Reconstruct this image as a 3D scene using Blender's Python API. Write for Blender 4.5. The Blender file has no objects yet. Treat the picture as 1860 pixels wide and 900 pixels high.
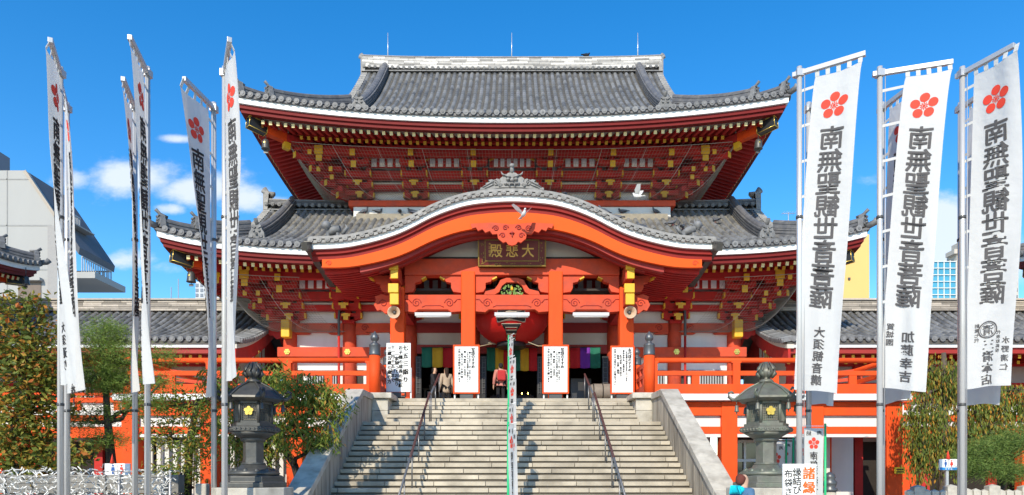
import bpy, bmesh, math, random
from mathutils import Vector, Matrix
R = math.radians
SC = bpy.context.scene
COL = SC.collection
rnd = random.Random(7)

# ------------------------------------------------------------------ camera, sky, sun, exposure
F = 1260.0            # focal length in photo pixels (1860 wide)
HZ = 868.0            # horizon row
EYE = 1.6
cam_d = bpy.data.cameras.new('camera'); cam = bpy.data.objects.new('camera', cam_d); COL.objects.link(cam)
cam.location = (0, 0, EYE); cam.rotation_euler = (R(90), 0, 0)
cam_d.sensor_width = 36; cam_d.lens = 36*F/1860; cam_d.shift_y = (HZ-450)/1860
cam_d.clip_start = 0.1; cam_d.clip_end = 5000
SC.camera = cam
SUN_TO = Vector((-0.43, -1.43, 1.0)).normalized()
sl = bpy.data.lights.new('sun', 'SUN'); sl.energy = 4.6; sl.angle = R(0.5); sl.color = (1.0, 0.91, 0.75)
so = bpy.data.objects.new('sun', sl); COL.objects.link(so)
so.rotation_euler = SUN_TO.to_track_quat('Z', 'Y').to_euler(); so.location = (-20, -20, 40)
SC.view_settings.view_transform = 'Standard'; SC.view_settings.look = 'None'
SC.view_settings.exposure = 0.22; SC.view_settings.gamma = 1; SC.view_settings.use_curve_mapping = False
SC.cycles.max_bounces = 6; SC.cycles.diffuse_bounces = 3; SC.cycles.transparent_max_bounces = 8

W = bpy.data.worlds.new('World'); SC.world = W; W.use_nodes = True
nt = W.node_tree; nt.nodes.clear()
def N(tree, typ, **kw):
    n = tree.nodes.new(typ)
    for k, v in kw.items():
        setattr(n, k, v)
    return n
def math_node(tree, op, a, b=None, c=None, clamp=False):
    n = tree.nodes.new('ShaderNodeMath'); n.operation = op; n.use_clamp = clamp
    for i, v in enumerate((a, b, c)):
        if v is None: continue
        if hasattr(v, 'links'): tree.links.new(v, n.inputs[i])
        else: n.inputs[i].default_value = v
    return n.outputs[0]
sky = N(nt, 'ShaderNodeTexSky', sky_type='NISHITA')
sky.sun_disc = False; sky.sun_elevation = math.asin(SUN_TO.z)
sky.sun_rotation = math.atan2(SUN_TO.x, SUN_TO.y)
sky.air_density = 1.0; sky.dust_density = 0.15; sky.ozone_density = 2.0; sky.altitude = 200
tint = N(nt, 'ShaderNodeHueSaturation'); tint.inputs['Saturation'].default_value = 1.42; tint.inputs['Value'].default_value = 1.42; tint.inputs['Hue'].default_value = 0.501
nt.links.new(sky.outputs[0], tint.inputs['Color'])
tc = N(nt, 'ShaderNodeTexCoord'); sep = N(nt, 'ShaderNodeSeparateXYZ'); nt.links.new(tc.outputs['Generated'], sep.inputs[0])
yy = math_node(nt, 'MAXIMUM', sep.outputs[1], 0.08)
uu = math_node(nt, 'DIVIDE', sep.outputs[0], yy); vv = math_node(nt, 'DIVIDE', sep.outputs[2], yy)
def cl(px, py, rx, ry, amp=1.0): return ((px-930)/F, (HZ-py)/F, rx/F, ry/F, amp)
CLOUDS = [cl(255, 320, 95, 38), cl(360, 345, 90, 38), cl(455, 362, 55, 30), cl(310, 378, 40, 14, .8), cl(322, 253, 38, 10, .75),
          cl(225, 475, 50, 22, .9), cl(125, 325, 50, 22, .75), cl(1715, 400, 60, 42, 1.35), cl(1700, 460, 75, 38, 1.3), cl(1570, 330, 60, 20, .45),
          cl(1840, 470, 60, 50, .8), cl(2150, 380, 160, 70), cl(-300, 400, 200, 60), cl(290, 490, 40, 14, .5), cl(500, 365, 40, 20, .7)]
dens = None
for (u0, v0, ru, rv, amp) in CLOUDS:
    du = math_node(nt, 'DIVIDE', math_node(nt, 'SUBTRACT', uu, u0), ru)
    dv = math_node(nt, 'DIVIDE', math_node(nt, 'SUBTRACT', vv, v0), rv)
    d2 = math_node(nt, 'ADD', math_node(nt, 'MULTIPLY', du, du), math_node(nt, 'MULTIPLY', dv, dv))
    g = math_node(nt, 'MULTIPLY', math_node(nt, 'EXPONENT', math_node(nt, 'MULTIPLY', d2, -0.9)), amp)
    dens = g if dens is None else math_node(nt, 'MAXIMUM', dens, g)
cmb = N(nt, 'ShaderNodeCombineXYZ'); nt.links.new(uu, cmb.inputs[0]); nt.links.new(math_node(nt, 'MULTIPLY', vv, 1.7), cmb.inputs[1])
noi = N(nt, 'ShaderNodeTexNoise'); noi.inputs['Scale'].default_value = 11; noi.inputs['Detail'].default_value = 9; noi.inputs['Roughness'].default_value = .62
nt.links.new(cmb.outputs[0], noi.inputs['Vector'])
dd = math_node(nt, 'ADD', dens, math_node(nt, 'MULTIPLY', math_node(nt, 'SUBTRACT', noi.outputs[0], 0.5), 1.5))
mr = N(nt, 'ShaderNodeMapRange', interpolation_type='SMOOTHSTEP'); nt.links.new(dd, mr.inputs[0])
mr.inputs[1].default_value = 0.28; mr.inputs[2].default_value = 0.90; mr.inputs[3].default_value = 0; mr.inputs[4].default_value = 0.9
gate = math_node(nt, 'GREATER_THAN', sep.outputs[1], 0.1)
cf = math_node(nt, 'MULTIPLY', mr.outputs[0], gate)
mixc = N(nt, 'ShaderNodeMix', data_type='RGBA'); nt.links.new(cf, mixc.inputs[0]); nt.links.new(tint.outputs[0], mixc.inputs[6])
mixc.inputs[7].default_value = (5.2, 5.7, 6.4, 1)
bg = N(nt, 'ShaderNodeBackground'); bg.inputs[1].default_value = 0.15
nt.links.new(mixc.outputs[2], bg.inputs[0])
wo = N(nt, 'ShaderNodeOutputWorld'); nt.links.new(bg.outputs[0], wo.inputs[0])

# ------------------------------------------------------------------ materials
MATS = {}
def mat(name, col, rough=.6, var=.12, scale=3.0, isl=0.0, bump=0.0, bscale=20, metal=0.0, spec=.4, dirt=None, dirt_amt=0.0, streak=(1, 1, 1), hue=None, trans=0.0, coord='Object', emit=None):
    if name in MATS: return MATS[name]
    m = bpy.data.materials.new(name); m.use_nodes = True; t = m.node_tree; L = t.links
    b = t.nodes['Principled BSDF']; b.inputs['Roughness'].default_value = rough; b.inputs['Metallic'].default_value = metal
    b.inputs['Specular IOR Level'].default_value = spec
    tcn = N(t, 'ShaderNodeTexCoord'); mp = N(t, 'ShaderNodeMapping'); mp.inputs['Scale'].default_value = streak
    L.new(tcn.outputs[coord], mp.inputs[0])
    nz = N(t, 'ShaderNodeTexNoise'); nz.inputs['Scale'].default_value = scale; nz.inputs['Detail'].default_value = 6; nz.inputs['Roughness'].default_value = .65
    L.new(mp.outputs[0], nz.inputs['Vector'])
    fac = math_node(t, 'MULTIPLY_ADD', math_node(t, 'SUBTRACT', nz.outputs[0], .5), 4*var, 1.0)
    if isl:
        geo = N(t, 'ShaderNodeNewGeometry')
        fac = math_node(t, 'MULTIPLY', fac, math_node(t, 'MULTIPLY_ADD', math_node(t, 'SUBTRACT', geo.outputs['Random Per Island'], .5), 2*isl, 1.0))
    base = N(t, 'ShaderNodeMix', data_type='RGBA', blend_type='MULTIPLY'); base.inputs[0].default_value = 1
    base.inputs[6].default_value = (*col, 1)
    cb = N(t, 'ShaderNodeCombineColor'); 
    for i in range(3): L.new(fac, cb.inputs[i])
    L.new(cb.outputs[0], base.inputs[7]); out = base.outputs[2]
    if hue:      # second colour chosen per island
        geo2 = N(t, 'ShaderNodeNewGeometry'); rp = N(t, 'ShaderNodeValToRGB'); L.new(geo2.outputs['Random Per Island'], rp.inputs[0])
        els = rp.color_ramp.elements
        while len(els) < len(hue): els.new(0.5)
        for e, (p, c) in zip(els, hue): e.position = p; e.color = (*c, 1)
        L.new(rp.outputs[0], base.inputs[6])
    if dirt:
        n2 = N(t, 'ShaderNodeTexNoise'); n2.inputs['Scale'].default_value = scale*.6; n2.inputs['Detail'].default_value = 8
        mp2 = N(t, 'ShaderNodeMapping'); mp2.inputs['Scale'].default_value = streak; mp2.inputs['Location'].default_value = (3.1, 7.7, 1.3)
        L.new(tcn.outputs[coord], mp2.inputs[0]); L.new(mp2.outputs[0], n2.inputs['Vector'])
        r2 = N(t, 'ShaderNodeMapRange'); L.new(n2.outputs[0], r2.inputs[0]); r2.inputs[1].default_value = .45; r2.inputs[2].default_value = .75; r2.inputs[4].default_value = dirt_amt
        mx = N(t, 'ShaderNodeMix', data_type='RGBA'); L.new(r2.outputs[0], mx.inputs[0]); L.new(out, mx.inputs[6]); mx.inputs[7].default_value = (*dirt, 1); out = mx.outputs[2]
    L.new(out, b.inputs['Base Color'])
    if bump:
        n3 = N(t, 'ShaderNodeTexNoise'); n3.inputs['Scale'].default_value = bscale; n3.inputs['Detail'].default_value = 5; L.new(tcn.outputs[coord], n3.inputs['Vector'])
        bp = N(t, 'ShaderNodeBump'); bp.inputs['Strength'].default_value = bump; bp.inputs['Distance'].default_value = .02; L.new(n3.outputs[0], bp.inputs['Height']); L.new(bp.outputs[0], b.inputs['Normal'])
    if emit:
        b.inputs['Emission Color'].default_value = (*emit[0], 1); b.inputs['Emission Strength'].default_value = emit[1]
    if trans:
        tr = N(t, 'ShaderNodeBsdfTranslucent'); L.new(out, tr.inputs[0]); ms = N(t, 'ShaderNodeMixShader'); ms.inputs[0].default_value = trans
        L.new(b.outputs[0], ms.inputs[1]); L.new(tr.outputs[0], ms.inputs[2]); L.new(ms.outputs[0], t.nodes['Material Output'].inputs[0])
    MATS[name] = m; return m

VERM = mat('vermilion_paint', (.78, .084, .014), .6, spec=.15, var=.13, scale=1.6, **dict(dirt=(.48, .07, .025), dirt_amt=.5, streak=(1.3, 1.3, .5), bump=.15, bscale=30)) # .07, 2.2, dirt=(.48, .07, .025), dirt_amt=.5, streak=(1.3, 1.3, .5), bump=.15, bscale=30)
VERMD = mat('vermilion_weathered', (.60, .082, .036), .7, .12, 4, dirt=(.34, .08, .055), dirt_amt=.6, bump=.2, bscale=30, spec=.15)
HAFU = mat('orange_paint', (.80, .100, .013), .6, .07, .9, spec=.12, dirt=(.60, .10, .02), dirt_amt=.35, bump=.1, bscale=30)
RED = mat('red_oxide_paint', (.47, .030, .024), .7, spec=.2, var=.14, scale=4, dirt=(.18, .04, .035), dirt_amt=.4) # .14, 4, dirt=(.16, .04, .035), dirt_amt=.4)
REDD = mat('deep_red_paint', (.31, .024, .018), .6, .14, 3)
WHITE = mat('white_board', (.80, .80, .77), .6, .03, 5, dirt=(.5, .48, .44), dirt_amt=.2)
PLAST = mat('white_plaster', (.72, .70, .65), .8, .05, 2, dirt=(.5, .47, .42), dirt_amt=.4, streak=(1, 1, .3))
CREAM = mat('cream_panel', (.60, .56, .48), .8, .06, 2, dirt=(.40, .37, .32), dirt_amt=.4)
TILE = mat('grey_tile', (.125, .126, .128), .45, .22, 3, isl=.45, spec=.5, dirt=(.20, .19, .16), dirt_amt=.5)
TILEP = mat('pan_tile', (.072, .066, .056), .65, .25, 2.5, isl=.2, dirt=(.12, .11, .09), dirt_amt=.6)
TILEE = mat('tile_end', (.17, .17, .17), .6, .25, 8, isl=.3)
RIDGE = mat('ridge_tile', (.10, .10, .107), .6, .25, 6, isl=.3, dirt=(.3, .28, .25), dirt_amt=.4)
RIDGEW = mat('pale_ridge_tile', (.44, .42, .39), .6, .2, 6, isl=.55)
RIDGEC = mat('bleached_ridge_tile', (.36, .32, .27), .65, .2, 6, isl=.45)
RIDGEO = mat('onigawara_clay', (.14, .14, .14), .6, .3, 9, isl=.2, dirt=(.38, .37, .35), dirt_amt=.4)
CLAYL = mat('pale_clay', (.26, .25, .235), .6, .25, 9, isl=.15, dirt=(.1, .1, .1), dirt_amt=.5)
GOLD = mat('yellow_paint', (.72, .40, .02), .5, .08, 6)
GOLDM = mat('gold_metal', (.80, .55, .12), .3, .05, 8, metal=.8)
FASC = mat('shaded_fascia_red', (.16, .012, .011), .65, .12, 3, spec=.2)  # red darkened to carry the shade under the eave board
BLACK = mat('black_lacquer', (.02, .02, .02), .4, .1, 5)
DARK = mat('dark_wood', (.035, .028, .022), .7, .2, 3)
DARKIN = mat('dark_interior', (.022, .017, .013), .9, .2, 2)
DGREY = mat('dark_grey_metal', (.09, .09, .09), .45, .15, 4, metal=.3)
STEEL = mat('brushed_steel', (.62, .61, .59), .33, .06, 3, metal=.45, streak=(8, 8, .4))
ALU = mat('dull_aluminium', (.48, .48, .48), .4, .08, 5, metal=.4)
CAPM = mat('newel_cap_metal', (.12, .125, .13), .4, .2, 6, metal=.5)
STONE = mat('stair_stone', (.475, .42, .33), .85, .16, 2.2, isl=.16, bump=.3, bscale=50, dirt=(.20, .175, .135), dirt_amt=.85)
STONER = mat('shaded_riser_stone', (.13, .11, .085), .9, .15, 3, dirt=(.08, .07, .055), dirt_amt=.6)  # darker than the treads: shadow under the step nosings is put into the colour
GRAN = mat('cheek_granite', (.41, .365, .29), .85, .16, 5, isl=.14, bump=.3, bscale=60, dirt=(.13, .11, .085), dirt_amt=.95, streak=(1.6, 1.6, .22))
GRANL = mat('pale_granite', (.49, .455, .385), .8, .14, 5, isl=.12, bump=.2, bscale=80, dirt=(.22, .195, .155), dirt_amt=.75)
PAVE = mat('plaza_paving', (.40, .38, .34), .85, .12, .6, dirt=(.25, .23, .2), dirt_amt=.4)
BRONZE = mat('bronze_verdigris', (.155, .155, .13), .5, .3, 7, metal=.35, dirt=(.17, .23, .16), dirt_amt=.55)
BRONZED = mat('bronze_dark', (.08, .08, .076), .45, .3, 7, metal=.4, dirt=(.11, .11, .10), dirt_amt=.5)
CLOTH = mat('banner_cloth', (.68, .68, .66), .85, .03, 2, trans=.3, bump=1.0, bscale=5)
INK = mat('banner_ink', (.028, .026, .026), .8, .1, 6)
INKG = mat('banner_ink_show_through', (.085, .08, .08), .8, .15, 6)
CREST = mat('crest_red', (.72, .055, .03), .8, .05, 6)
PAPER = mat('white_paper', (.80, .80, .77), .8, .03, 6)
GREENP = mat('green_pole', (.02, .42, .16), .4, .05, 3)
BARK = mat('bark', (.10, .075, .055), .9, .3, 6, bump=.6, bscale=30)
BARKD = mat('dark_bark', (.045, .036, .03), .9, .3, 6, bump=.6, bscale=30)
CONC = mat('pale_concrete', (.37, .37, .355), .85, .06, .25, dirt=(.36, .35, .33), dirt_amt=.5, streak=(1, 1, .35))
SLATE = mat('dark_slate', (.10, .105, .12), .7, .15, 2)
GLASS = mat('dark_glass', (.03, .035, .04), .12, .1, 1, spec=.8)
SKIN = mat('skin', (.52, .32, .22), .6, .03, 5)
LAMPW = mat('white_enamel', (.80, .80, .80), .4, .02, 5)

# ------------------------------------------------------------------ mesh helpers
WL = {}
class MB:
    def __init__(s): s.v = []; s.f = []; s.mi = []; s.cur = 0; s.sm = []; s.smooth = False
    def add(s, vs, fs, smooth=None):
        o = len(s.v); s.v += [Vector(p) for p in vs]
        for f in fs:
            s.f.append([i+o for i in f]); s.mi.append(s.cur); s.sm.append(s.smooth if smooth is None else smooth)
    def box(s, x0, x1, y0, y1, z0, z1):
        if x0 > x1: x0, x1 = x1, x0
        if y0 > y1: y0, y1 = y1, y0
        if z0 > z1: z0, z1 = z1, z0
        s.add([(x0,y0,z0),(x1,y0,z0),(x1,y1,z0),(x0,y1,z0),(x0,y0,z1),(x1,y0,z1),(x1,y1,z1),(x0,y1,z1)],
              [(0,3,2,1),(4,5,6,7),(0,1,5,4),(1,2,6,5),(2,3,7,6),(3,0,4,7)], False)
    def cbox(s, c, d): s.box(c[0]-d[0]/2, c[0]+d[0]/2, c[1]-d[1]/2, c[1]+d[1]/2, c[2]-d[2]/2, c[2]+d[2]/2)
    def bar(s, a, b, w, h, up=(0,0,1)):
        a = Vector(a); b = Vector(b); d = (b-a).normalized(); sd = d.cross(Vector(up))
        if sd.length < 1e-4: sd = d.cross(Vector((1,0,0)))
        sd.normalize(); u = sd.cross(d).normalized(); sd = sd*w/2; u = u*h/2
        s.add([a-sd-u,a+sd-u,a+sd+u,a-sd+u,b-sd-u,b+sd-u,b+sd+u,b-sd+u], [(0,1,2,3),(7,6,5,4),(0,4,5,1),(1,5,6,2),(2,6,7,3),(3,7,4,0)], False)
    def tube(s, pts, r, n=8, cap=True, smooth=True):
        pts = [Vector(p) for p in pts]; m = len(pts)
        rs = list(r) if hasattr(r, '__len__') else [r]*m
        o = len(s.v); vs = []; ref = None
        for i, p in enumerate(pts):
            d = (pts[min(i+1,m-1)]-pts[max(i-1,0)])
            if d.length < 1e-9: d = Vector((0,0,1))
            d.normalize()
            if ref is None: ref = Vector((0,0,1)) if abs(d.z) < .9 else Vector((1,0,0))
            e1 = d.cross(ref)
            if e1.length < 1e-3: e1 = d.cross(Vector((0,1,0)))
            e1.normalize(); e2 = d.cross(e1).normalized()
            for k in range(n):
                a = 2*math.pi*k/n; vs.append(p+(e1*math.cos(a)+e2*math.sin(a))*rs[i])
        fs = []
        for i in range(m-1):
            for k in range(n):
                k2 = (k+1)%n; fs.append((i*n+k, i*n+k2, (i+1)*n+k2, (i+1)*n+k))
        s.add(vs, fs, smooth)
        if cap:
            s.f.append([o+k for k in range(n)][::-1]); s.mi.append(s.cur); s.sm.append(False)
            s.f.append([o+(m-1)*n+k for k in range(n)]); s.mi.append(s.cur); s.sm.append(False)
    def lathe(s, prof, c=(0,0,0), n=20, smooth=True, rot=0.0):
        vs = []; m = len(prof)
        for r, z in prof:
            for k in range(n):
                a = 2*math.pi*k/n+rot; vs.append((c[0]+r*math.cos(a), c[1]+r*math.sin(a), c[2]+z))
        fs = [(i*n+k, i*n+(k+1)%n, (i+1)*n+(k+1)%n, (i+1)*n+k) for i in range(m-1) for k in range(n)]
        s.add(vs, fs, smooth)
        o = len(s.v)-n*m
        s.f.append([o+k for k in range(n)][::-1]); s.mi.append(s.cur); s.sm.append(False)
        s.f.append([o+(m-1)*n+k for k in range(n)]); s.mi.append(s.cur); s.sm.append(False)
    def extr(s, poly, fn, t0, t1):          # closed outline [(a,b)], fn(a,b,t)->point
        n = len(poly); vs = [fn(a,b,t0) for a,b in poly]+[fn(a,b,t1) for a,b in poly]
        fs = [tuple(range(n)), tuple(range(2*n-1, n-1, -1))]+[(i, i+n, (i+1)%n+n, (i+1)%n) for i in range(n)]
        s.add(vs, fs, False)
    def sweep(s, path, prof, smooth=False, closed=False, cap=True):   # prof: outline (lateral, up), lateral horizontal
        path = [Vector(p) for p in path]; m = len(path); n = len(prof); vs = []
        for i, p in enumerate(path):
            d = path[min(i+1,m-1)]-path[max(i-1,0)]; d.z = 0; d.normalize(); sd = Vector((d.y, -d.x, 0))
            for a, b in prof: vs.append(p+sd*a+Vector((0,0,b)))
        fs = [(i*n+k, (i+1)*n+k, (i+1)*n+(k+1)%n, i*n+(k+1)%n) for i in range(m-1) for k in range(n)]
        if cap: fs += [tuple(range(n)), tuple(range((m-1)*n+n-1, (m-1)*n-1, -1))]
        s.add(vs, fs, smooth)
    def grid(s, P, nu, nv, smooth=True):
        vs = [P(i/nu, j/nv) for j in range(nv+1) for i in range(nu+1)]
        fs = [(j*(nu+1)+i, j*(nu+1)+i+1, (j+1)*(nu+1)+i+1, (j+1)*(nu+1)+i) for j in range(nv) for i in range(nu)]
        s.add(vs, fs, smooth)
    def build(s, name, m, parent=None, at=None, bevel=0, fixn=True, loc=None):
        me = bpy.data.meshes.new(name)
        w = WL.get(parent.name, Vector((0,0,0))) if parent else Vector((0,0,0))
        if at is None: at = w if parent else Vector((0,0,0)); vs = [p-at for p in s.v]
        else: at = Vector(at); vs = s.v
        me.from_pydata([tuple(p) for p in vs], [], s.f)
        for mm in (m if isinstance(m, (list, tuple)) else [m]): me.materials.append(mm)
        me.polygons.foreach_set('material_index', s.mi); me.polygons.foreach_set('use_smooth', s.sm)
        me.update()
        if fixn:
            b = bmesh.new(); b.from_mesh(me); bmesh.ops.recalc_face_normals(b, faces=b.faces); b.to_mesh(me); b.free()
        o = bpy.data.objects.new(name, me); COL.objects.link(o)
        if parent: o.parent = parent
        o.location = at-w if parent else at
        WL[o.name] = Vector(at)
        if bevel:
            bv = o.modifiers.new('bevel', 'BEVEL'); bv.width = bevel; bv.segments = 2; bv.limit_method = 'ANGLE'; bv.harden_normals = False
        return o

def tag(o, label=None, cat=None, group=None, kind=None):
    if label: o['label'] = label
    if cat: o['category'] = cat
    if group: o['group'] = group
    if kind: o['kind'] = kind
    return o
def thing(name, label, cat, loc=(0,0,0), group=None):
    o = bpy.data.objects.new(name, None); COL.objects.link(o); o.location = loc; o.empty_display_size = .3
    WL[o.name] = Vector(loc)
    return tag(o, label, cat, group)
def copy_tree(o, parent=None):
    c = o.copy(); COL.objects.link(c)
    if parent: c.parent = parent
    for ch in list(o.children): copy_tree(ch, c)
    return c
def dup(o, loc, rz=0, label=None, group=None, scale=None):
    c = copy_tree(o); c.location = loc; c.rotation_euler = (0,0,rz)
    if scale: c.scale = scale
    if label: c['label'] = label
    if group: c['group'] = group
    WL[c.name] = Vector(loc)
    return c
def lerp(a, b, t): return a+(b-a)*t
def interp(pts, x):           # monotone smooth interpolation through (x, y) points
    if x <= pts[0][0]: return pts[0][1]
    if x >= pts[-1][0]: return pts[-1][1]
    for i in range(len(pts)-1):
        x0, y0 = pts[i]; x1, y1 = pts[i+1]
        if x0 <= x <= x1:
            def sl(j):
                if j <= 0 or j >= len(pts)-1: return (pts[min(j+1,len(pts)-1)][1]-pts[max(j-1,0)][1])/(pts[min(j+1,len(pts)-1)][0]-pts[max(j-1,0)][0])
                return (pts[j+1][1]-pts[j-1][1])/(pts[j+1][0]-pts[j-1][0])
            t = (x-x0)/(x1-x0); h = x1-x0; m0 = sl(i)*h; m1 = sl(i+1)*h
            return (2*t**3-3*t*t+1)*y0+(t**3-2*t*t+t)*m0+(-2*t**3+3*t*t)*y1+(t**3-t*t)*m1

# ---- lettering: flat glyph meshes from Blender's own font
GL = {}
def glyph(ch, bold):
    k = (ch, bold)
    if k not in GL:
        c = bpy.data.curves.new('glyph', 'FONT'); c.body = ch; c.align_x = 'CENTER'; c.size = 1; c.offset = bold; c.resolution_u = 2; c.fill_mode = 'FRONT'
        o = bpy.data.objects.new('glyph', c); COL.objects.link(o)
        dg = bpy.context.evaluated_depsgraph_get(); m = bpy.data.meshes.new_from_object(o.evaluated_get(dg))
        GL[k] = ([(v.co.x, v.co.y-.38) for v in m.vertices], [tuple(p.vertices) for p in m.polygons])
        bpy.data.objects.remove(o); bpy.data.meshes.remove(m); bpy.data.curves.remove(c)
    return GL[k]
def write_col(mb, text, x, ytop, size, pitch, place, bold=.015, sx=1.0, sl=0.0, heavy=0.0):
    """vertical column: place(a, b) maps sign coordinates (a right, b up) to space"""
    bold = min(bold, .013)
    for i, ch in enumerate(text):
        if ch == ' ': continue
        v, f = glyph(ch, bold); yc = ytop-(i+.5)*pitch
        for hx in ((-heavy, 0, heavy) if heavy else (0,)):
            mb.add([place(x+(p[0]+hx)*size*sx, yc+(p[1]+sl*p[0]+hx*.3)*size) for p in v], f, False)
def write_row(mb, text, x, yc, size, pitch, place, bold=.015):
    for i, ch in enumerate(text):
        v, f = glyph(ch, bold); mb.add([place(x+(i-(len(text)-1)/2)*pitch+p[0]*size, yc+p[1]*size) for p in v], f, False)
def crest_polys(r):
    out = []
    for k in range(5):
        a = math.pi/2+k*2*math.pi/5; cx, cy = .62*r*math.cos(a), .62*r*math.sin(a)
        out.append([(cx+.335*r*math.cos(q*math.pi/8), cy+.335*r*math.sin(q*math.pi/8)) for q in range(16)])
        a2 = a+math.pi/5
        for aa in (a, a2):
            p, n = (.13*r, .27*r); t = .035*r
            out.append([(p*math.cos(aa)-t*math.sin(aa), p*math.sin(aa)+t*math.cos(aa)), (p*math.cos(aa)+t*math.sin(aa), p*math.sin(aa)-t*math.cos(aa)),
                        (n*math.cos(aa)+t*math.sin(aa), n*math.sin(aa)-t*math.cos(aa)), (n*math.cos(aa)-t*math.sin(aa), n*math.sin(aa)+t*math.cos(aa))])
    out.append([(.1*r*math.cos(q*math.pi/5), .1*r*math.sin(q*math.pi/5)) for q in range(10)])
    return out
def spiral(cx, cz, r, turns, sgn, y, n=26):
    return [(cx+sgn*r*(1-t*.85)*math.cos(t*turns*2*math.pi), y, cz+r*(1-t*.85)*math.sin(t*turns*2*math.pi)) for t in [i/n for i in range(n+1)]]

# ------------------------------------------------------------------ ground
g = MB(); g.add([(-900,-300,0),(900,-300,0),(900,1500,0),(-900,1500,0)], [(0,1,2,3)]); tag(g.build('ground', PAVE), kind='structure')

# ================================================================== TEMPLE HALL
FL = 4.23
BAYS = [1.565, 4.1, 6.55, 8.95]
hall = thing('temple_hall', 'two storey red temple hall with sweeping grey tiled roofs and an arched porch gable', 'temple', (0, 30, FL))

class Roof:
    def __init__(s, X, xc, yc, D, z0, a, b, L, C, p, verge):
        s.X, s.xc, s.yc, s.D, s.z0, s.a, s.b, s.L, s.C, s.p, s.verge = X, xc, yc, D, z0, a, b, L, C, p, verge
    def prof(s, q): return s.z0+s.a*q+s.b*q*q
    def lift(s, c, q=0): return s.L*max(0, 1-max(c,0)/s.C)**s.p*max(0, 1-max(q,0)/5.5)**2
    def H(s, side): return s.X if side%2 == 0 else s.D
    def P(s, side, t, q, z):
        if side == 0: return Vector((s.xc+t, s.yc-s.D+q, z))
        if side == 1: return Vector((s.xc+s.X-q, s.yc+t, z))
        if side == 2: return Vector((s.xc-t, s.yc+s.D-q, z))
        return Vector((s.xc-s.X+q, s.yc-t, z))
    def surf(s, side, t, q, dz=0): return s.P(side, t, q, s.prof(q)+s.lift(s.H(side)-abs(t), q)+dz)
    def smax(s, side, t):
        if side%2 == 0:
            return s.D if abs(t) <= s.verge+1e-6 else s.X-abs(t)
        return min(s.X-(s.verge-.55), s.D-abs(t))
    def ring(s, mb, q0, q1, zt0, zb0, zt1=None, zb1=None, sides=(0,1,2,3), skip=None, n=44, liftq=None):
        """moulding running round the eaves between insets q0..q1; z offsets from z0"""
        if zt1 is None: zt1, zb1 = zt0, zb0
        for sd in sides:
            H = s.H(sd)
            segs = [(-1, 1)] if not (skip and sd == 0) else [(-1, -skip/H), (skip/H, 1)]
            for u0, u1 in segs:
                vs = []; k = n
                for i in range(k+1):
                    u = lerp(u0, u1, i/k)
                    for q, zt, zb in ((q0, zt0, zb0), (q1, zt1, zb1)):
                        t = u*(H-q) if not (skip and sd == 0) else max(-(H-q), min(H-q, u*H))
                        l = s.lift(H-abs(t)-q if liftq is None else H-abs(t), q)
                        vs += [s.P(sd, t, q, s.z0+zt+l), s.P(sd, t, q, s.z0+zb+l)]
                fs = []
                for i in range(k):
                    a = i*4; b = a+4
                    fs += [(a, b, b+1, a+1), (a+2, a+3, b+3, b+2), (a, a+2, b+2, b), (a+1, b+1, b+3, a+3)]
                fs += [(0, 1, 3, 2), (4*k, 4*k+2, 4*k+3, 4*k+1)]
                mb.add(vs, fs, False)
    def tiles(s, mb, pan, ends, sides=(0,1,3), pitch=.29, step=.30, qmin=None, r=.088):
        for sd in sides:
            H = s.H(sd); n = int(H/pitch); xs = [i*pitch for i in range(-n, n+1)]
            edges = sorted(set([-H+.02]+[x+pitch/2 for x in xs if abs(x+pitch/2) < H-.02]+[H-.02]+([-s.verge, s.verge] if sd%2 == 0 else [-(s.D-(s.X-s.verge+.55)), s.D-(s.X-s.verge+.55)])))
            for e0, e1 in zip(edges, edges[1:]):
                em = (e0+e1)/2
                if sd%2 == 0 and abs(em) < s.verge: m0 = m1 = s.D
                else:
                    m0, m1 = s.smax(sd, e0 if abs(e0) > s.verge or sd%2 else math.copysign(s.verge+1e-3, em)), s.smax(sd, e1 if abs(e1) > s.verge or sd%2 else math.copysign(s.verge+1e-3, em))
                mx = max(m0, m1); k = max(1, int(mx/step)); vs = []
                qs_ = qmin(em) if (qmin and sd == 0) else 0
                for j in range(k):
                    if (j+1)*mx/k < qs_: continue
                    for jj, dz in ((j, .03), (j+1, 0)):
                        f = jj/k; vs += [s.surf(sd, e0, min(m0, f*mx), dz), s.surf(sd, e1, min(m1, f*mx), dz)]
                fs = [(i, i+1, i+3, i+2) for i in range(0, len(vs)-2, 2)]
                pan.add(vs, fs, False)
            for x in xs:
                mx = s.smax(sd, x)
                if mx < .15: continue
                k = max(1, round(mx/step))
                qs_ = qmin(x) if (qmin and sd == 0) else 0
                for j in range(k):
                    q0, q1 = mx*j/k, mx*(j+1)/k+.02
                    if q1 < qs_: continue
                    vs = []
                    for q, rr in ((q0, r*1.06), (min(q1, mx), r*.93)):
                        jx = x+rnd.uniform(-.007, .007); jz = .015+rnd.uniform(-.007, .007); c = s.surf(sd, jx, q, jz); cp = s.surf(sd, jx+.01, q, jz); e = (cp-c); e.z = 0; e.normalize()
                        for m in range(6):
                            a = math.pi*m/5; vs.append(c+e*rr*math.cos(a)+Vector((0,0,1))*rr*math.sin(a)*1.05)
                    mb.add(vs, [(m, m+1, m+7, m+6) for m in range(5)]+[(0,5,4,3,2,1)], True)
                if qs_ > 0: continue
                p = s.surf(sd, x, 0, .02); p2 = s.surf(sd, x, -.07, .02); p2.z = p.z
                ends.tube([p, p2], r*1.22, 10, True, False)
                pb = s.surf(sd, x, -.085, .02); pb.z = p.z; ends.tube([p2, pb], r*.55, 8, True, False)
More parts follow.
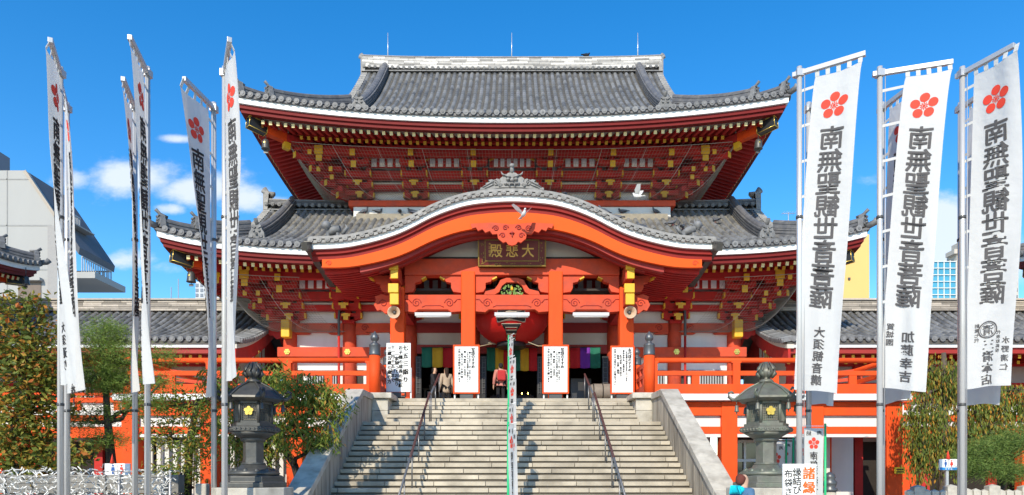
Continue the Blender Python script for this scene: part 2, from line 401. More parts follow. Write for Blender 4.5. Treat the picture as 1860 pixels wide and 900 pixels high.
    def hip_path(s, cx, cy, q0, q1, n=10, dz=0):
        out = []
        for i in range(n+1):
            q = lerp(q0, q1, i/n); z = s.prof(q)+s.lift(q, q)
            out.append(Vector((s.xc+cx*(s.X-q), s.yc+cy*(s.D-q), z+dz)))
        return out

def ridge_profile(w, h, layers, cap=True):
    pr = []; left = []
    for i in range(layers):
        z0 = h*i/layers; z1 = h*(i+1)/layers; ww = w/2 if i%2 == 0 else w/2*.86
        left += [(ww, z0), (ww, z1)]
    top = []
    if cap: top = [(w*.36*math.cos(a), h+w*.36*math.sin(a)) for a in [math.pi*k/6 for k in range(7)]]
    return left+top+[(-a, b) for a, b in reversed(left)]
def onigawara(mb, p, d, w, h):
    """demon-face end tile: lobed plate facing d, side scrolls, boss and a finial pointing up"""
    p = Vector(p); d = Vector(d); d.z = 0; d.normalize(); sd = Vector((-d.y, d.x, 0))
    out = []
    for k in range(25):
        a = math.pi*k/24; rr = 1+.10*math.cos(6*a)
        out.append((w/2*math.cos(a)*rr, h*.45+h*.55*math.sin(a)*rr))
    out += [(-w*.62, 0), (-w*.3, .05*h), (w*.3, .05*h), (w*.62, 0)]
    mb.extr(out, lambda a, b, t: p+sd*a+Vector((0,0,b))+d*t, -.12, .06)
    for sg in (-1, 1):
        mb.tube([p+sd*sg*w*.2+Vector((0,0,h*.62))+d*.05, p+sd*sg*w*.2+Vector((0,0,h*.62))+d*.11], w*.1, 8)
        mb.tube([p+sd*sg*w*.34+Vector((0,0,h*.28))+d*.05, p+sd*sg*w*.34+Vector((0,0,h*.28))+d*.10], w*.12, 8)
        mb.bar(p+sd*sg*w*.08+Vector((0,0,h*.78))+d*.08, p+sd*sg*w*.34+Vector((0,0,h*.9))+d*.08, .05, .07)
    mb.tube([p+Vector((0,0,h*.46))+d*.04, p+Vector((0,0,h*.40))+d*.14], w*.09, 8)
    mb.bar(p-sd*w*.22+Vector((0,0,h*.2))+d*.07, p+sd*w*.22+Vector((0,0,h*.2))+d*.07, .06, .06)
    mb.tube([p-d*.25+Vector((0,0,h*.9)), p+Vector((0,0,h*1.02)), p+d*.16+Vector((0,0,h*1.28))], [w*.13, w*.13, w*.15], 10)

def roof_parts(rf, name, parent, wall_s, ridge_mat, skip=None, kuda=0.0, rafters=True, ridge_h=.7, fine=True, ridge_up=.2, sides=(0,1,3), pitch=.29, qmin=None, panmat=None):
    t = MB(); pan = MB(); ends = MB()
    rf.tiles(t, pan, ends, sides=sides, pitch=pitch, qmin=qmin)
    rf_o = None
    b = rf; X, xc, yc, D, vg = rf.X, rf.xc, rf.yc, rf.D, rf.verge
    # back slope and body of the roof
    body = MB()
    for sd in (2,):
        nn = 30
        for i in range(nn):
            e0, e1 = lerp(-X, X, i/nn), lerp(-X, X, (i+1)/nn); m0, m1 = rf.smax(2, e0), rf.smax(2, e1)
            m0 = D if abs(e0) < vg else m0; m1 = D if abs(e1) < vg else m1
            body.grid(lambda u, v: rf.surf(2, lerp(e0, e1, u), lerp(m0, m1, u)*v), 1, 8)
    pan.add(body.v, body.f, False)
    roof = pan.build(name, panmat or TILEP, parent, fixn=False)
    t.build('round_tiles', TILE, roof, at=None if False else None, fixn=False).location = (0,0,0)
    ends.build('tile_ends', TILEE, roof).location = (0,0,0)
    # boards
    w = MB(); rf.ring(w, .07, .30, -.10, -.30, skip=skip); w.build('eave_board', WHITE, roof)
    g_ = MB(); rf.ring(g_, .0, .34, -.005, -.095, skip=skip); g_.build('eave_tile_course', RIDGE, roof)
    fb = MB(); rf.ring(fb, .15, .36, -.303, -.44, skip=skip); rf.ring(fb, .22, .42, -.443, -.57, skip=skip); fb.build('fascia', FASC, roof)
    # soffit boards
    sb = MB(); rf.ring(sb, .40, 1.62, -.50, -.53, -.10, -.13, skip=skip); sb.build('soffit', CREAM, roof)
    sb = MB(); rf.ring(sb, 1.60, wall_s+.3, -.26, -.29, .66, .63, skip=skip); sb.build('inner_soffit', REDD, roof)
    kb = MB(); rf.ring(kb, 1.66, 1.80, -.12, -.33, skip=skip); kb.build('rafter_rail', RED, roof)
    # rafters
    ra = MB(); tips = MB(); tips2 = MB()
    for sd in sides:
        H = rf.H(sd); n = int((H-.5)/pitch)
        for i in range(-n, n+1):
            tt = i*pitch; c = H-abs(tt)
            if skip and sd == 0 and abs(tt) < skip: continue
            q1 = min(1.65, c-.15)
            if q1 > .7:
                a = rf.P(sd, tt, .46, rf.z0-.625+rf.lift(c, .46)); e = rf.P(sd, tt, q1, rf.z0-.625+.36*(q1-.46)+rf.lift(c, q1))
                ra.bar(a, e, .115, .13)
                dn = (a-e).normalized()
                tips.bar(a+dn*.001, a+dn*.012, .118, .133)
            q1 = min(wall_s+.2, c-.15)
            if q1 > 1.9:
                a = rf.P(sd, tt, 1.5, rf.z0-.42+rf.lift(c, 1.5)); e = rf.P(sd, tt, q1, rf.z0-.42+.40*(q1-1.5)+rf.lift(c, q1))
                ra.bar(a, e, .115, .13); dn = (a-e).normalized()
                tips2.bar(a+dn*.001, a+dn*.012, .118, .133)
    rr = ra.build('rafters', RED, roof)
    tips.build('rafter_tips', mat('pale_gold_tip', (.75, .62, .30), .5, .2, 30), rr); tips2.build('rafter_tips', GOLD, rr)
    # hip ridges
    for cx in (-1, 1):
        for cy in (-1, 1):
            q_in = X-vg+.55
            hp = MB(); path = rf.hip_path(cx, cy, .15, min(q_in, D-.3), 14)
            hp.sweep(path, ridge_profile(.34, .30, 5)); hp.build('hip_ridge', RIDGE, roof)
            if cy < 0 or name == 'roof':
                # upper second tier starts part way up, with its own end tile
                half = rf.hip_path(cx, cy, 1.0, min(q_in, D-.3), 10, dz=.33)
                hp = MB(); hp.sweep(half, ridge_profile(.26, .24, 3)); hp.build('hip_ridge', RIDGE, roof)
                o1 = MB(); d = (path[0]-path[3])
                onigawara(o1, path[0]+Vector((0,0,-.02)), d, .42, .52); o1.build('ridge_end_tile', RIDGEO, roof)
                o1 = MB(); onigawara(o1, half[0]+Vector((0,0,-.12)), d, .40, .50); o1.build('ridge_end_tile', RIDGEO, roof)
                # corner eave tile poking out
                o1 = MB(); cpt = rf.hip_path(cx, cy, 0, .2, 1)[0]; dd_ = Vector((cx, cy, 0)).normalized()
                o1.tube([cpt-dd_*.1+Vector((0,0,.02)), cpt+dd_*.16+Vector((0,0,.10)), cpt+dd_*.24+Vector((0,0,.2))], [.11,.11,.12], 10); o1.build('corner_tile', RIDGEO, roof)
            # hip rafter under the corner with black and gold cap
            hr = MB(); zc = rf.z0-.72
            def hpnt(q, dz=0): return Vector((xc+cx*(X-q), yc+cy*(D-q), zc+rf.lift(q, q)*.96+.30*max(0, q-.2)*(1 if q < 1.6 else 1)*.6+dz))
            p0, p1, p2, p3 = hpnt(.42), hpnt(.92), hpnt(1.5), hpnt(wall_s+.1)
            hr.bar(p1, p2, .26, .34); hr.build('hip_rafter', VERM, roof)
            hr = MB(); hr.bar(p2, p3, .26, .30); hr.build('hip_rafter', RED, roof)
            cpm = MB(); cpm.bar(p0, p1, .30, .38); co = cpm.build('hip_rafter_cap', BLACK, roof)
            gm = MB(); ax = (p0-p1).normalized(); sdv = ax.cross(Vector((0,0,1))).normalized(); upv = sdv.cross(ax).normalized()
            for q in (p0+ax*.004, p1-ax*0.0):
                for s1, s2 in (((-1,-1),(1,-1)), ((1,-1),(1,1)), ((1,1),(-1,1)), ((-1,1),(-1,-1))):
                    gm.tube([q+sdv*s1[0]*.155+upv*s1[1]*.195, q+sdv*s2[0]*.155+upv*s2[1]*.195], .014, 5)
            for s1 in ((-1,-1),(1,-1),(1,1),(-1,1)):
                gm.tube([p0+sdv*s1[0]*.155+upv*s1[1]*.195, p1+sdv*s1[0]*.155+upv*s1[1]*.195], .014, 5)
            mid = p0.lerp(p1, .72)
            for s1 in (-1, 1): gm.tube([mid+sdv*s1*.15, mid+sdv*s1*.165], .055, 10)
            gm.build('gold_trim', GOLDM, co)
            tp = MB(); tp.bar(p2+(p2-p3).normalized()*.0, p2+(p2-p3).normalized()*.02, .24, .30); 
            e2 = hpnt(1.62, -.30); tp.bar(e2, e2+(p0-p2).normalized()*.25, .22, .26); tp.build('gold_cap', GOLD, roof)
    # main ridge
    zr = rf.prof(D); m = MB(); n = 24
    path = [Vector((xc+lerp(-vg-.12, vg+.12, i/n), yc, zr-.08+ridge_up*abs(2*i/n-1)**4)) for i in range(n+1)]
    rows = 6; rnd2 = random.Random(3)
    for k in range(rows):     # courses of flat tiles, each tile an island
        z0, z1 = ridge_h*k/rows, ridge_h*(k+1)/rows-.012
        ww = .36-.012*k-(.02 if k%2 else 0)
        x = -vg-.1-rnd2.random()*.4
        while x < vg+.1:
            x1 = x+.5+rnd2.random()*.35; a, c = max(x, -vg-.1), min(x1, vg+.1)-.012
            if c > a+.03:
                za = ridge_up*abs(a/vg)**4; zb = ridge_up*abs(c/vg)**4
                vs = []
                for xx, zz in ((a, za), (c, zb)):
                    for sy, tz in ((-1, z0), (1, z0), (1, z1), (-1, z1)): vs.append((xc+xx, yc+sy*ww, zr-.08+zz+tz))
                m.add(vs, [(0,1,2,3),(7,6,5,4),(0,4,5,1),(1,5,6,2),(2,6,7,3),(3,7,4,0)], False)
            x = x1
    ro = m.build('ridge', ridge_mat, roof)
    m = MB(); m.sweep([p+Vector((0,0,ridge_h)) for p in path], [(.30,0),(.26,.07),(-.26,.07),(-.30,0)]); m.build('ridge_cap', CLAYL, ro)
    m = MB()   # line of round end tiles under the ridge
    x = -vg
    while x < vg:
        zz = zr-.10+ridge_up*abs(x/vg)**4
        for sy in (-1,):
            m.tube([(xc+x, yc+sy*.30, zz), (xc+x, yc+sy*.46, zz)], .085, 8, True, False); m.tube([(xc+x, yc+sy*.46, zz), (xc+x, yc+sy*.475, zz)], .045, 6, True, False)
        x += pitch
    m.box(xc-vg, xc+vg, yc-.42, yc-.30, zr-.24, zr-.19)
    m.build('ridge_end_course', RIDGEO, ro)
    for cx in (-1, 1):
        m = MB(); e = Vector((xc+cx*(vg+.06), yc, zr-.35+ridge_up)); onigawara(m, e, (cx, 0, 0), .7, .85)
        m.box(e.x-.12, e.x+.12, yc-.30, yc-.1, e.z-.3, e.z+.75)
        m.tube([e+Vector((-cx*.3,0,.84)), e+Vector((cx*.05,0,.88)), e+Vector((cx*.24,0,1.0))], [.09,.09,.10], 10)
        m.build('ridge_end_tile', CLAYL, roof)
        # verge: stepped edge tiles and bargeboard
        m = MB(); k = 26
        for i in range(k):
            for sg in (-1,):
                q0, q1 = lerp(X-vg, D, i/k), lerp(X-vg, D, (i+1)/k)
                z0 = rf.prof(q0); y0 = yc-D+q0; y1 = yc-D+q1; z1 = rf.prof(q1)
                m.add([(xc+cx*(vg-.18), y0, z0+.14), (xc+cx*(vg+.12), y0, z0+.14), (xc+cx*(vg+.12), y1, z1+.08), (xc+cx*(vg-.18), y1, z1+.08),
                       (xc+cx*(vg-.18), y0, z0-.12), (xc+cx*(vg+.12), y0, z0-.12), (xc+cx*(vg+.12), y1, z1-.12), (xc+cx*(vg-.18), y1, z1-.12)],
                      [(0,3,2,1),(4,5,6,7),(0,1,5,4),(1,2,6,5),(2,3,7,6),(3,0,4,7)], False)
        m.build('verge_tiles', CLAYL, roof)
        m = MB()
        for sg in (-1, 1):
            pts = [Vector((xc+cx*(vg-.05), yc+sg*(D-q), rf.prof(q)-.42)) for q in [lerp(X-vg+.2, D, i/10) for i in range(11)]]
            for a, c in zip(pts, pts[1:]): m.bar(a, c, .09, .5)
        m.build('bargeboard', RED, roof)
        m = MB(); qs = [lerp(X-vg+.55, D, i/10) for i in range(11)]
        poly = [(yc-(D-q), rf.prof(q)-.15) for q in qs]+[(yc+(D-q), rf.prof(q)-.15) for q in reversed(qs[:-1])]
        m.extr(poly, lambda a, c, tt: Vector((xc+cx*tt, a, c)), vg-.62, vg-.56); m.build('gable_panel', PLAST, roof)
        if kuda:
            xk = cx*(vg-1.05); qa = kuda
            pts = [Vector((xc+xk+cx*.02*0, yc-D+q, rf.prof(q)+.05)) for q in [lerp(qa, D-.15, i/16) for i in range(17)]]
            m = MB(); m.sweep(pts, ridge_profile(.40, .42, 7)); m.build('descending_ridge', RIDGE, roof)
            m = MB(); onigawara(m, pts[0]+Vector((0,-.05,-.05)), (0,-1,0), .52, .62); m.build('ridge_end_tile', RIDGEO, roof)
    return roof

KP = [(-6.8, 9.40), (-5.72, 9.455), (-4.85, 9.62), (-3.97, 9.88), (-3.4, 10.13), (-2.82, 10.43), (-2.25, 10.67), (-1.67, 10.85), (-1.1, 10.95), (0, 11.02)]
KP = KP+[(-x, z) for x, z in reversed(KP[:-1])]
UP = Roof(10.55, 0, 35.5, 9.3, 15.35, .434, .0350, .79, 10.55, 2.3, 7.5)
LO = Roof(12.6, 0, 30.6, 6.2, 9.72, .36, .0400, .72, 12.6, 5, 10.7)
up_o = roof_parts(UP, 'upper_roof', hall, 3.8, RIDGEW, kuda=3.1, ridge_h=.60, ridge_up=.10)
tag(up_o, 'upper tiled roof with a pale ridge')
def porch_q(x):
    if abs(x) > 6.75: return 0
    q = 0
    while LO.prof(q) < interp(KP, x)+.12 and q < 5: q += .05
    return max(.05, q)
lo_o = roof_parts(LO, 'lower_roof', hall, 3.6, RIDGE, skip=7.05, kuda=1.9, ridge_h=.22, ridge_up=.12, qmin=porch_q, panmat=mat('pale_pan_tile', (.15, .138, .115), .65, .25, 2.5, isl=.25, dirt=(.24, .215, .17), dirt_amt=.7))
tag(lo_o, 'lower tiled roof behind the porch gable')

# ---- walls, beams and brackets under one eave
def wall_zone(z0, wy, half, xs, tier):
    b = z0-1.95
    m = MB(); m.box(-half, half, wy, wy+.25, b-.0, z0+.6); m.build('bracket_wall', WHITE if tier == 'up' else PLAST, hall)
    m = MB(); m.box(-half-.3, half+.3, wy-.42, wy-.12, b+.50, b+.70); m.box(-half-.6, half+.6, wy-.75, wy-.50, b+.82, b+1.14); m.build('bracket_beam', RED, hall)
    m = MB(); m.box(-half-.3, half+.3, wy-.40, wy-.14, b+.72, b+.79); m.build('cream_strip', CREAM, hall)
    pl = MB(); sx = half+1.75
    pl.box(-sx-.35, sx+.35, wy-1.80, wy-1.55, z0-.60, z0-.25); pl.box(-sx-.2, sx+.2, wy-1.5, wy-1.1, z0-.46, z0-.30)
    for s_ in (-1, 1): pl.box(s_*(sx-.125), s_*(sx+.125), wy-1.545, wy+9, z0-.6, z0-.25); pl.box(s_*(half+.5), s_*(half+.75), wy-.45, wy+8, b+.82, b+1.14)
    pl.build('eave_purlin', RED, hall)
    # brackets
    proto = gold = None
    for x in xs:
        for s_ in ((-1, 1)):
            at = (s_*x, wy, b)
            if proto is None:
                m = MB(); m.box(-.24, .24, -.30, .0, 0, .26)
                def boat(y0, y1, z0_, w, h):
                    pr = [(-w/2, h), (w/2, h), (w/2, h*.45), (w/2-.10, h*.16), (w/2-.24, 0), (-w/2+.24, 0), (-w/2+.10, h*.16), (-w/2, h*.45)]
                    m.extr(pr, lambda a, c, t: Vector((a, t, z0_+c)), y0, y1)
                boat(-.30, -.08, .14, 1.10, .26); boat(-.62, -.40, .46, 1.10, .26); boat(-1.0, -.78, .78, 1.12, .26); boat(-1.45, -1.24, 1.08, 1.1, .22)
                for (y, z, w) in ((-.19, .40, .42), (-.51, .72, .42), (-.89, 1.04, .44), (-1.34, 1.30, .44)):
                    for q in (-1, 0, 1): m.cbox((q*w, y, z+.06), (.22, .24, .12))
                m.box(-.09, .09, -.66, 0, .08, .30); m.box(-.09, .09, -1.05, 0, .44, .62); m.bar((0, -1.75, .98), (0, 0, 1.45), .15, .22); m.bar((0, -1.95, 1.36), (0, -.5, 1.75), .15, .22)
                proto = m.build('bracket', RED, hall, at=at)
                gm = MB(); gm.box(-.095, .095, -.70, -.66, .05, .31); gm.box(-.17, .17, -.69, -.667, .20, .29); gm.box(-.095, .095, -1.09, -1.05, .41, .63); gm.box(-.19, .19, -1.08, -1.057, .53, .62)
                gm.box(-.105, .105, -1.80, -1.76, .84, 1.10); gm.box(-.105, .105, -2.0, -1.96, 1.22, 1.48)
                for q in (-1, 1):
                    for (y, z) in ((-.31, .14), (-.63, .46), (-1.01, .78)): gm.box(q*.50, q*.56, y-.008, y+.2, z+.06, z+.262)
                gold = gm.build('gold_cap', GOLD, proto, at=at)
            else:
                c = proto.copy(); COL.objects.link(c); c.location = Vector(at)-WL[hall.name]; gc = gold.copy(); gc.parent = c; COL.objects.link(gc)
    # corner fans at 45 degrees
    for s_ in (-1, 1):
        c0 = Vector((s_*half, wy, b)); d = Vector((s_, -1, 0)).normalized(); m = MB(); gm = MB()
        for k, (l, z) in enumerate(((.95, .2), (1.5, .55), (2.2, .92), (2.9, 1.26))):
            a = c0+Vector((0,0,z)); e = c0+d*l+Vector((0,0,z-.05)); m.bar(a, e, .18, .22); gm.bar(e, e+d*.03, .19, .23)
            for dx in (Vector((s_,0,0)), Vector((0,-1,0))):
                cc = c0+d*l*.72+Vector((0,0,z+.10)); m.bar(cc-dx*.75, cc+dx*.5, .18, .2)
                if k in (1, 3): gm.bar(cc+dx*.5, cc+dx*.53, .15, .19)
            cc = c0+d*l*.95+Vector((0,0,z+.18)); m.cbox(cc, (.24,.24,.13))
        for q in (.75, 1.25):
            for k, (l, z) in enumerate(((1.0, .55), (1.5, .92))):
                a = c0+Vector((s_*q, 0, z)); e = a+Vector((0, -l, -.04)); m.bar(a, e, .15, .2); gm.bar(e, e+Vector((0,-.03,0)), .15, .19) if k else None
        o = m.build('corner_bracket', RED, hall)
        x1 = s_*(half+1.15); gm.box(x1-.17, x1+.17, wy-1.88, wy-1.84, z0-.62, z0-.27); gm.box(x1-.11, x1+.13, wy-1.86, wy-1.82, z0-.88, z0-.64)
        gm.build('gold_cap', GOLD, o)
    # pale slatted strips between the brackets
    ctr = [0]+[(xs[i]+xs[i+1])/2*sg for i in range(len(xs)-1) for sg in (-1, 1)]
    for cx in ctr:
        w = .95 if cx == 0 else .78
        m = MB(); m.box(cx-w, cx+w, wy-.98, wy-.90, b+1.18, b+1.60); o = m.build('strut_panel', RED, hall)
        m = MB(); k = 6 if cx == 0 else 4; ww = 2*w*.86/k
        for i in range(k): a = cx-w*.86+ww*i; m.box(a+ww*.22, a+ww*.84, wy-1.00, wy-.981, b+1.20, b+1.58)
        m.build('pale_panel', WHITE, o)
        m = MB()
        for sg in (-1, 1): m.bar((cx+sg*w*.70, wy-1.02, b+1.62), (cx+sg*w*1.0, wy-1.02, b+1.44), .05, .08)
        m.build('gold_cap', GOLD, o)

wall_zone(15.35, 30.0, 6.7, [1.565, 4.1, 6.45], 'up')
wall_zone(9.72, 28.0, 8.95, [1.565, 4.1, 6.55, 8.8], 'lo')
m = MB(); m.box(-6.95, 6.95, 29.45, 30.2, 13.14, 13.38); m.build('sill', VERMD, hall, bevel=.02)
m = MB(); m.box(-6.75, 6.75, 29.55, 41, 12.2, 13.13); m.build('upper_base', PLAST, hall)
m = MB(); m.box(-6.7, 6.7, 30.26, 41, 13.13, 16.4); m.build('upper_wall', PLAST, hall)
m = MB(); m.box(-6.6, 6.6, 29.38, 29.54, 12.3, 12.78); m.build('roof_cricket', mat('bleached_tile', (.27,.235,.18), .8, .2, 6), hall)

# lower storey walls: bays of plaster, beams, slatted windows, open doors in the three middle bays
for s_ in (-1, 1):
    for i, x in enumerate(BAYS):
        m = MB(); m.lathe([(.27, 0), (.27, 3.0), (.25, 3.7)], (0,0,0), 20); m.build('column', VERMD, hall, at=(s_*x, 28.0, FL))
    for x0, x1 in ((BAYS[1], BAYS[2]), (BAYS[2], BAYS[3])):
        a, c = sorted((s_*x0, s_*x1))
        m = MB(); m.box(a, c, 28.05, 28.2, 5.95, 7.9); o = m.build('wall', PLAST, hall)
        m = MB(); m.box(a+.26, c-.26, 27.92, 28.1, 7.46, 7.82)
        m.extr([(a+.26, 7.46), (a+.75, 7.46), (a+.85, 7.50), (a+.26, 7.60)], lambda p, q, t: Vector((p, t, q-.09)), 27.9, 28.1)
        m.extr([(c-.26, 7.46), (c-.75, 7.46), (c-.85, 7.50), (c-.26, 7.60)], lambda p, q, t: Vector((p, t, q-.09)), 27.9, 28.1)
        o = m.build('tie_beam', VERMD, hall)
        m = MB()
        for q, sg in ((a+.62, 1), (c-.62, -1)): m.tube(spiral(q, 7.63, .15, 1.6, sg, 27.91), .016, 5)
        m.build('carved_scroll', REDD, o)
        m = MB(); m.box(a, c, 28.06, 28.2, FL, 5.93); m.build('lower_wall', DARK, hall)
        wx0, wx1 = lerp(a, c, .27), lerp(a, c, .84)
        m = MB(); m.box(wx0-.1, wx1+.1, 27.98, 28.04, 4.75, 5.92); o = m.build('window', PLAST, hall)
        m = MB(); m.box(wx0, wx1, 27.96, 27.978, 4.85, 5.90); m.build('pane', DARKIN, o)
        m = MB(); k = 13
        for j in range(k): xx = lerp(wx0+.05, wx1-.05, j/(k-1)); m.box(xx-.028, xx+.028, 27.89, 27.95, 4.85, 5.9)
        m.build('bars', mat('grey_bars', (.32,.33,.33), .6), o)
    m = MB(); m.box(s_*BAYS[1], s_*9.35, 27.62, 28.0, 6.42, 6.80); o = m.build('nageshi_beam', VERMD, hall, bevel=.015)
    m = MB()
    for x in BAYS[2:]:
        for k in range(6):
            a_ = k*math.pi/3; m.tube([(s_*x+.07*math.cos(a_), 27.615, 6.61+.07*math.sin(a_)), (s_*x+.07*math.cos(a_), 27.58, 6.61+.07*math.sin(a_))], .05, 8)
        m.tube([(s_*x, 27.6, 6.61), (s_*x, 27.56, 6.61)], .05, 8)
    m.build('gold_flower', GOLDM, o)
    # big yellow nose on the corner column tie beam
    m = MB(); m.box(s_*8.95-.17, s_*8.95+.17, 27.35, 27.72, 7.15, 7.85); m.build('gold_cap', GOLD, hall, bevel=.03)
    m = MB(); pr = [(0,-.3),(.35,-.36),(.5,-.2),(.62,-.22),(.75,0),(.62,.16),(.66,.3),(.4,.34),(.2,.28),(0,.3)]
    m.extr([(s_*(9.15+a), 7.55+c) for a, c in pr], lambda p, q, t: Vector((p, t, q)), 27.9, 28.05); m.build('beam_nose', RED, hall)
    m = MB(); m.box(s_*8.9, s_*9.1, 28.2, 36.5, FL, 9.9); m.build('side_wall', PLAST, hall)
m = MB(); m.box(-9.0, 9.0, 36.3, 36.5, FL, 9.9); m.build('rear_wall', PLAST, hall)
m = MB(); m.box(-4.1, 4.1, 27.92, 28.1, 6.60, 6.95); m.box(-4.1, 4.1, 27.95, 28.1, 7.44, 7.84); m.build('tie_beam', REDD, hall)
m = MB(); m.box(-4.1, 4.1, 28.02, 28.08, 6.95, 7.44); m.box(-4.1, 4.1, 28.02, 28.08, 7.84, 8.4); m.build('wall', CREAM, hall)
# dark interior
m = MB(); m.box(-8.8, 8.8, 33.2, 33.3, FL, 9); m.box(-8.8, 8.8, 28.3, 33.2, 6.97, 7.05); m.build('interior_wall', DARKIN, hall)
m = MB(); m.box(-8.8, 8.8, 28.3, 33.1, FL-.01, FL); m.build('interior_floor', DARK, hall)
# folding lattice doors
for (a, c) in ((-3.85, -3.62), (-1.85, -1.25), (1.25, 1.75), (3.6, 3.85), (-1.23, -1.02), (1.0, 1.2)):
    m = MB(); m.box(a, c, 27.7, 27.78, FL, 6.45); o = m.build('door', BLACK, hall)
    m = MB(); k = max(2, int((c-a)/.12))
    for j in range(k): xx = lerp(a+.05, c-.05, j/(k-1)); m.box(xx-.012, xx+.012, 27.675, 27.698, FL+.7, 6.35)
    for j in range(8): zz = FL+.75+j*.2; m.box(a+.03, c-.03, 27.66, 27.674, zz, zz+.02)
    m.build('lattice', DGREY, o)

# ---- porch
m = MB(); m.box(-4.0, 4.0, 25.3, 27.9, 8.42, 8.5); m.build('porch_shade_panel', DARK, hall)  # dark panel added so the gap between the porch beams reads as shadow
PY = 25.0
def kz(x): return interp(KP, x)
XE = 6.8
def karc(n=72, xe=XE): return [lerp(-xe, xe, i/n) for i in range(n+1)]
def kband(mb, y0, y1, o0, o1, xe=XE, taper=None, n=72):
    """curved board following the porch gable between height offsets o0 > o1"""
    xs = karc(n, xe); vs = []
    for x in xs:
        f = 1 if not taper else lerp(1, taper, (abs(x)/xe)**1.5)
        for y in (y0, y1): vs += [(x, y, kz(x)+o0), (x, y, kz(x)+o0+(o1-o0)*f)]
    fs = []
    for i in range(n):
        a = i*4; b = a+4; fs += [(a,b,b+1,a+1),(a+2,a+3,b+3,b+2),(a,a+2,b+2,b),(a+1,b+1,b+3,a+3)]
    fs += [(0,1,3,2),(4*n,4*n+2,4*n+3,4*n+1)]
    mb.add(vs, fs, False)
YB = 29.0
m = MB(); kband(m, 23.34, YB, .22, .11); porch = m.build('porch_roof', TILEP, hall)
tag(porch, 'arched porch roof with an orange bargeboard')
m = MB(); kband(m, 23.40, 23.7, .105, -.09); m.build('eave_board', WHITE, porch)
m = MB(); kband(m, 23.52, 23.75, -.092, -.24); kband(m, 23.60, 23.8, -.242, -.40); m.build('fascia', mat('porch_fascia', (.24, .017, .013), .65, .12, 3, spec=.2), porch)
m = MB(); kband(m, 23.56, 23.70, -.402, -.89, xe=6.45, taper=.55); hf = m.build('bargeboard', HAFU, porch)
m = MB()
for s_ in (-1, 1): m.tube(spiral(s_*6.22, kz(6.2)-.54, .10, 1.4, s_, 23.555), .016, 5)
m.build('carved_scroll', VERMD, hf)
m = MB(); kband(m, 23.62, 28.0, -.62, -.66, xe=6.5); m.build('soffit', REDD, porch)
m = MB(); y = 23.9
while y < 28:
    kband(m, y, y+.11, -.66, -.80, xe=6.45, n=48); y += .25
m.build('curved_rafters', RED, porch)
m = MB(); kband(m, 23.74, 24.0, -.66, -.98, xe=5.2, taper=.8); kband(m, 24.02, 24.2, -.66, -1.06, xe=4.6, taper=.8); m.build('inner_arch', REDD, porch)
# tiles of the porch roof: rolls run across the slope following the arch, with end tiles along the front edge
t = MB(); pn = MB(); en = MB(); arc = []; x = -XE
xs = [x]
while x < XE:                          # equal steps along the curve
    dx = .01; L_ = 0
    while L_ < .29 and x < XE: L_ += math.hypot(dx, kz(x+dx)-kz(x)); x += dx
    xs.append(x)
sh = (XE+xs[-2])/2-XE
for x in xs[:-1]:
    x = x-(xs[-2]-XE)/2
    z = kz(x)+.21; nx = -(kz(x+.05)-kz(x-.05))/.1; nv = Vector((nx, 0, 1)).normalized(); e = Vector((nv.z, 0, -nv.x))
    for j in range(16):
        y0 = 23.36+j*.34
        vs = []
        for y, rr in ((y0, .085), (y0+.35, .075)):
            for k in range(6): a = math.pi*k/5; vs.append(Vector((x, y, z))+e*rr*math.cos(a)+nv*rr*math.sin(a))
        t.add(vs, [(k, k+1, k+7, k+6) for k in range(5)]+[(0,5,4,3,2,1)], True)
    c = Vector((x, 23.34, z))+nv*.03; c -= nv*.05; en.tube([c+Vector((0,.04,0)), c+Vector((0,-.06,0))], .092, 12, True, False); en.tube([c+Vector((0,-.06,0)), c+Vector((0,-.075,0))], .048, 8, True, False)
    c2 = Vector((x, 23.34, z))+e*.145; a2 = c2-e*.075-nv*.075; b2 = c2+e*.075-nv*.075
    en.bar(a2, b2, .05, .10, up=nv)
    for j in range(18):
        y0 = 23.3+j*.3; q = Vector((x, y0, z))+e*.07-nv*.02; w_ = Vector((x, y0+.3, z))+e*.07-nv*.05
        pn.add([q, q+e*.15, w_+e*.15, w_], [(0,1,2,3)], False)
t.build('round_tiles', TILE, porch, fixn=False); pn.build('pan_tiles', TILEP, porch); en.build('tile_ends', CLAYL, porch)
m = MB(); kband(m, 23.30, 23.42, .30, .215); kband(m, 23.36, 23.6, .215, .106); m.build('edge_course', CLAYL, porch)
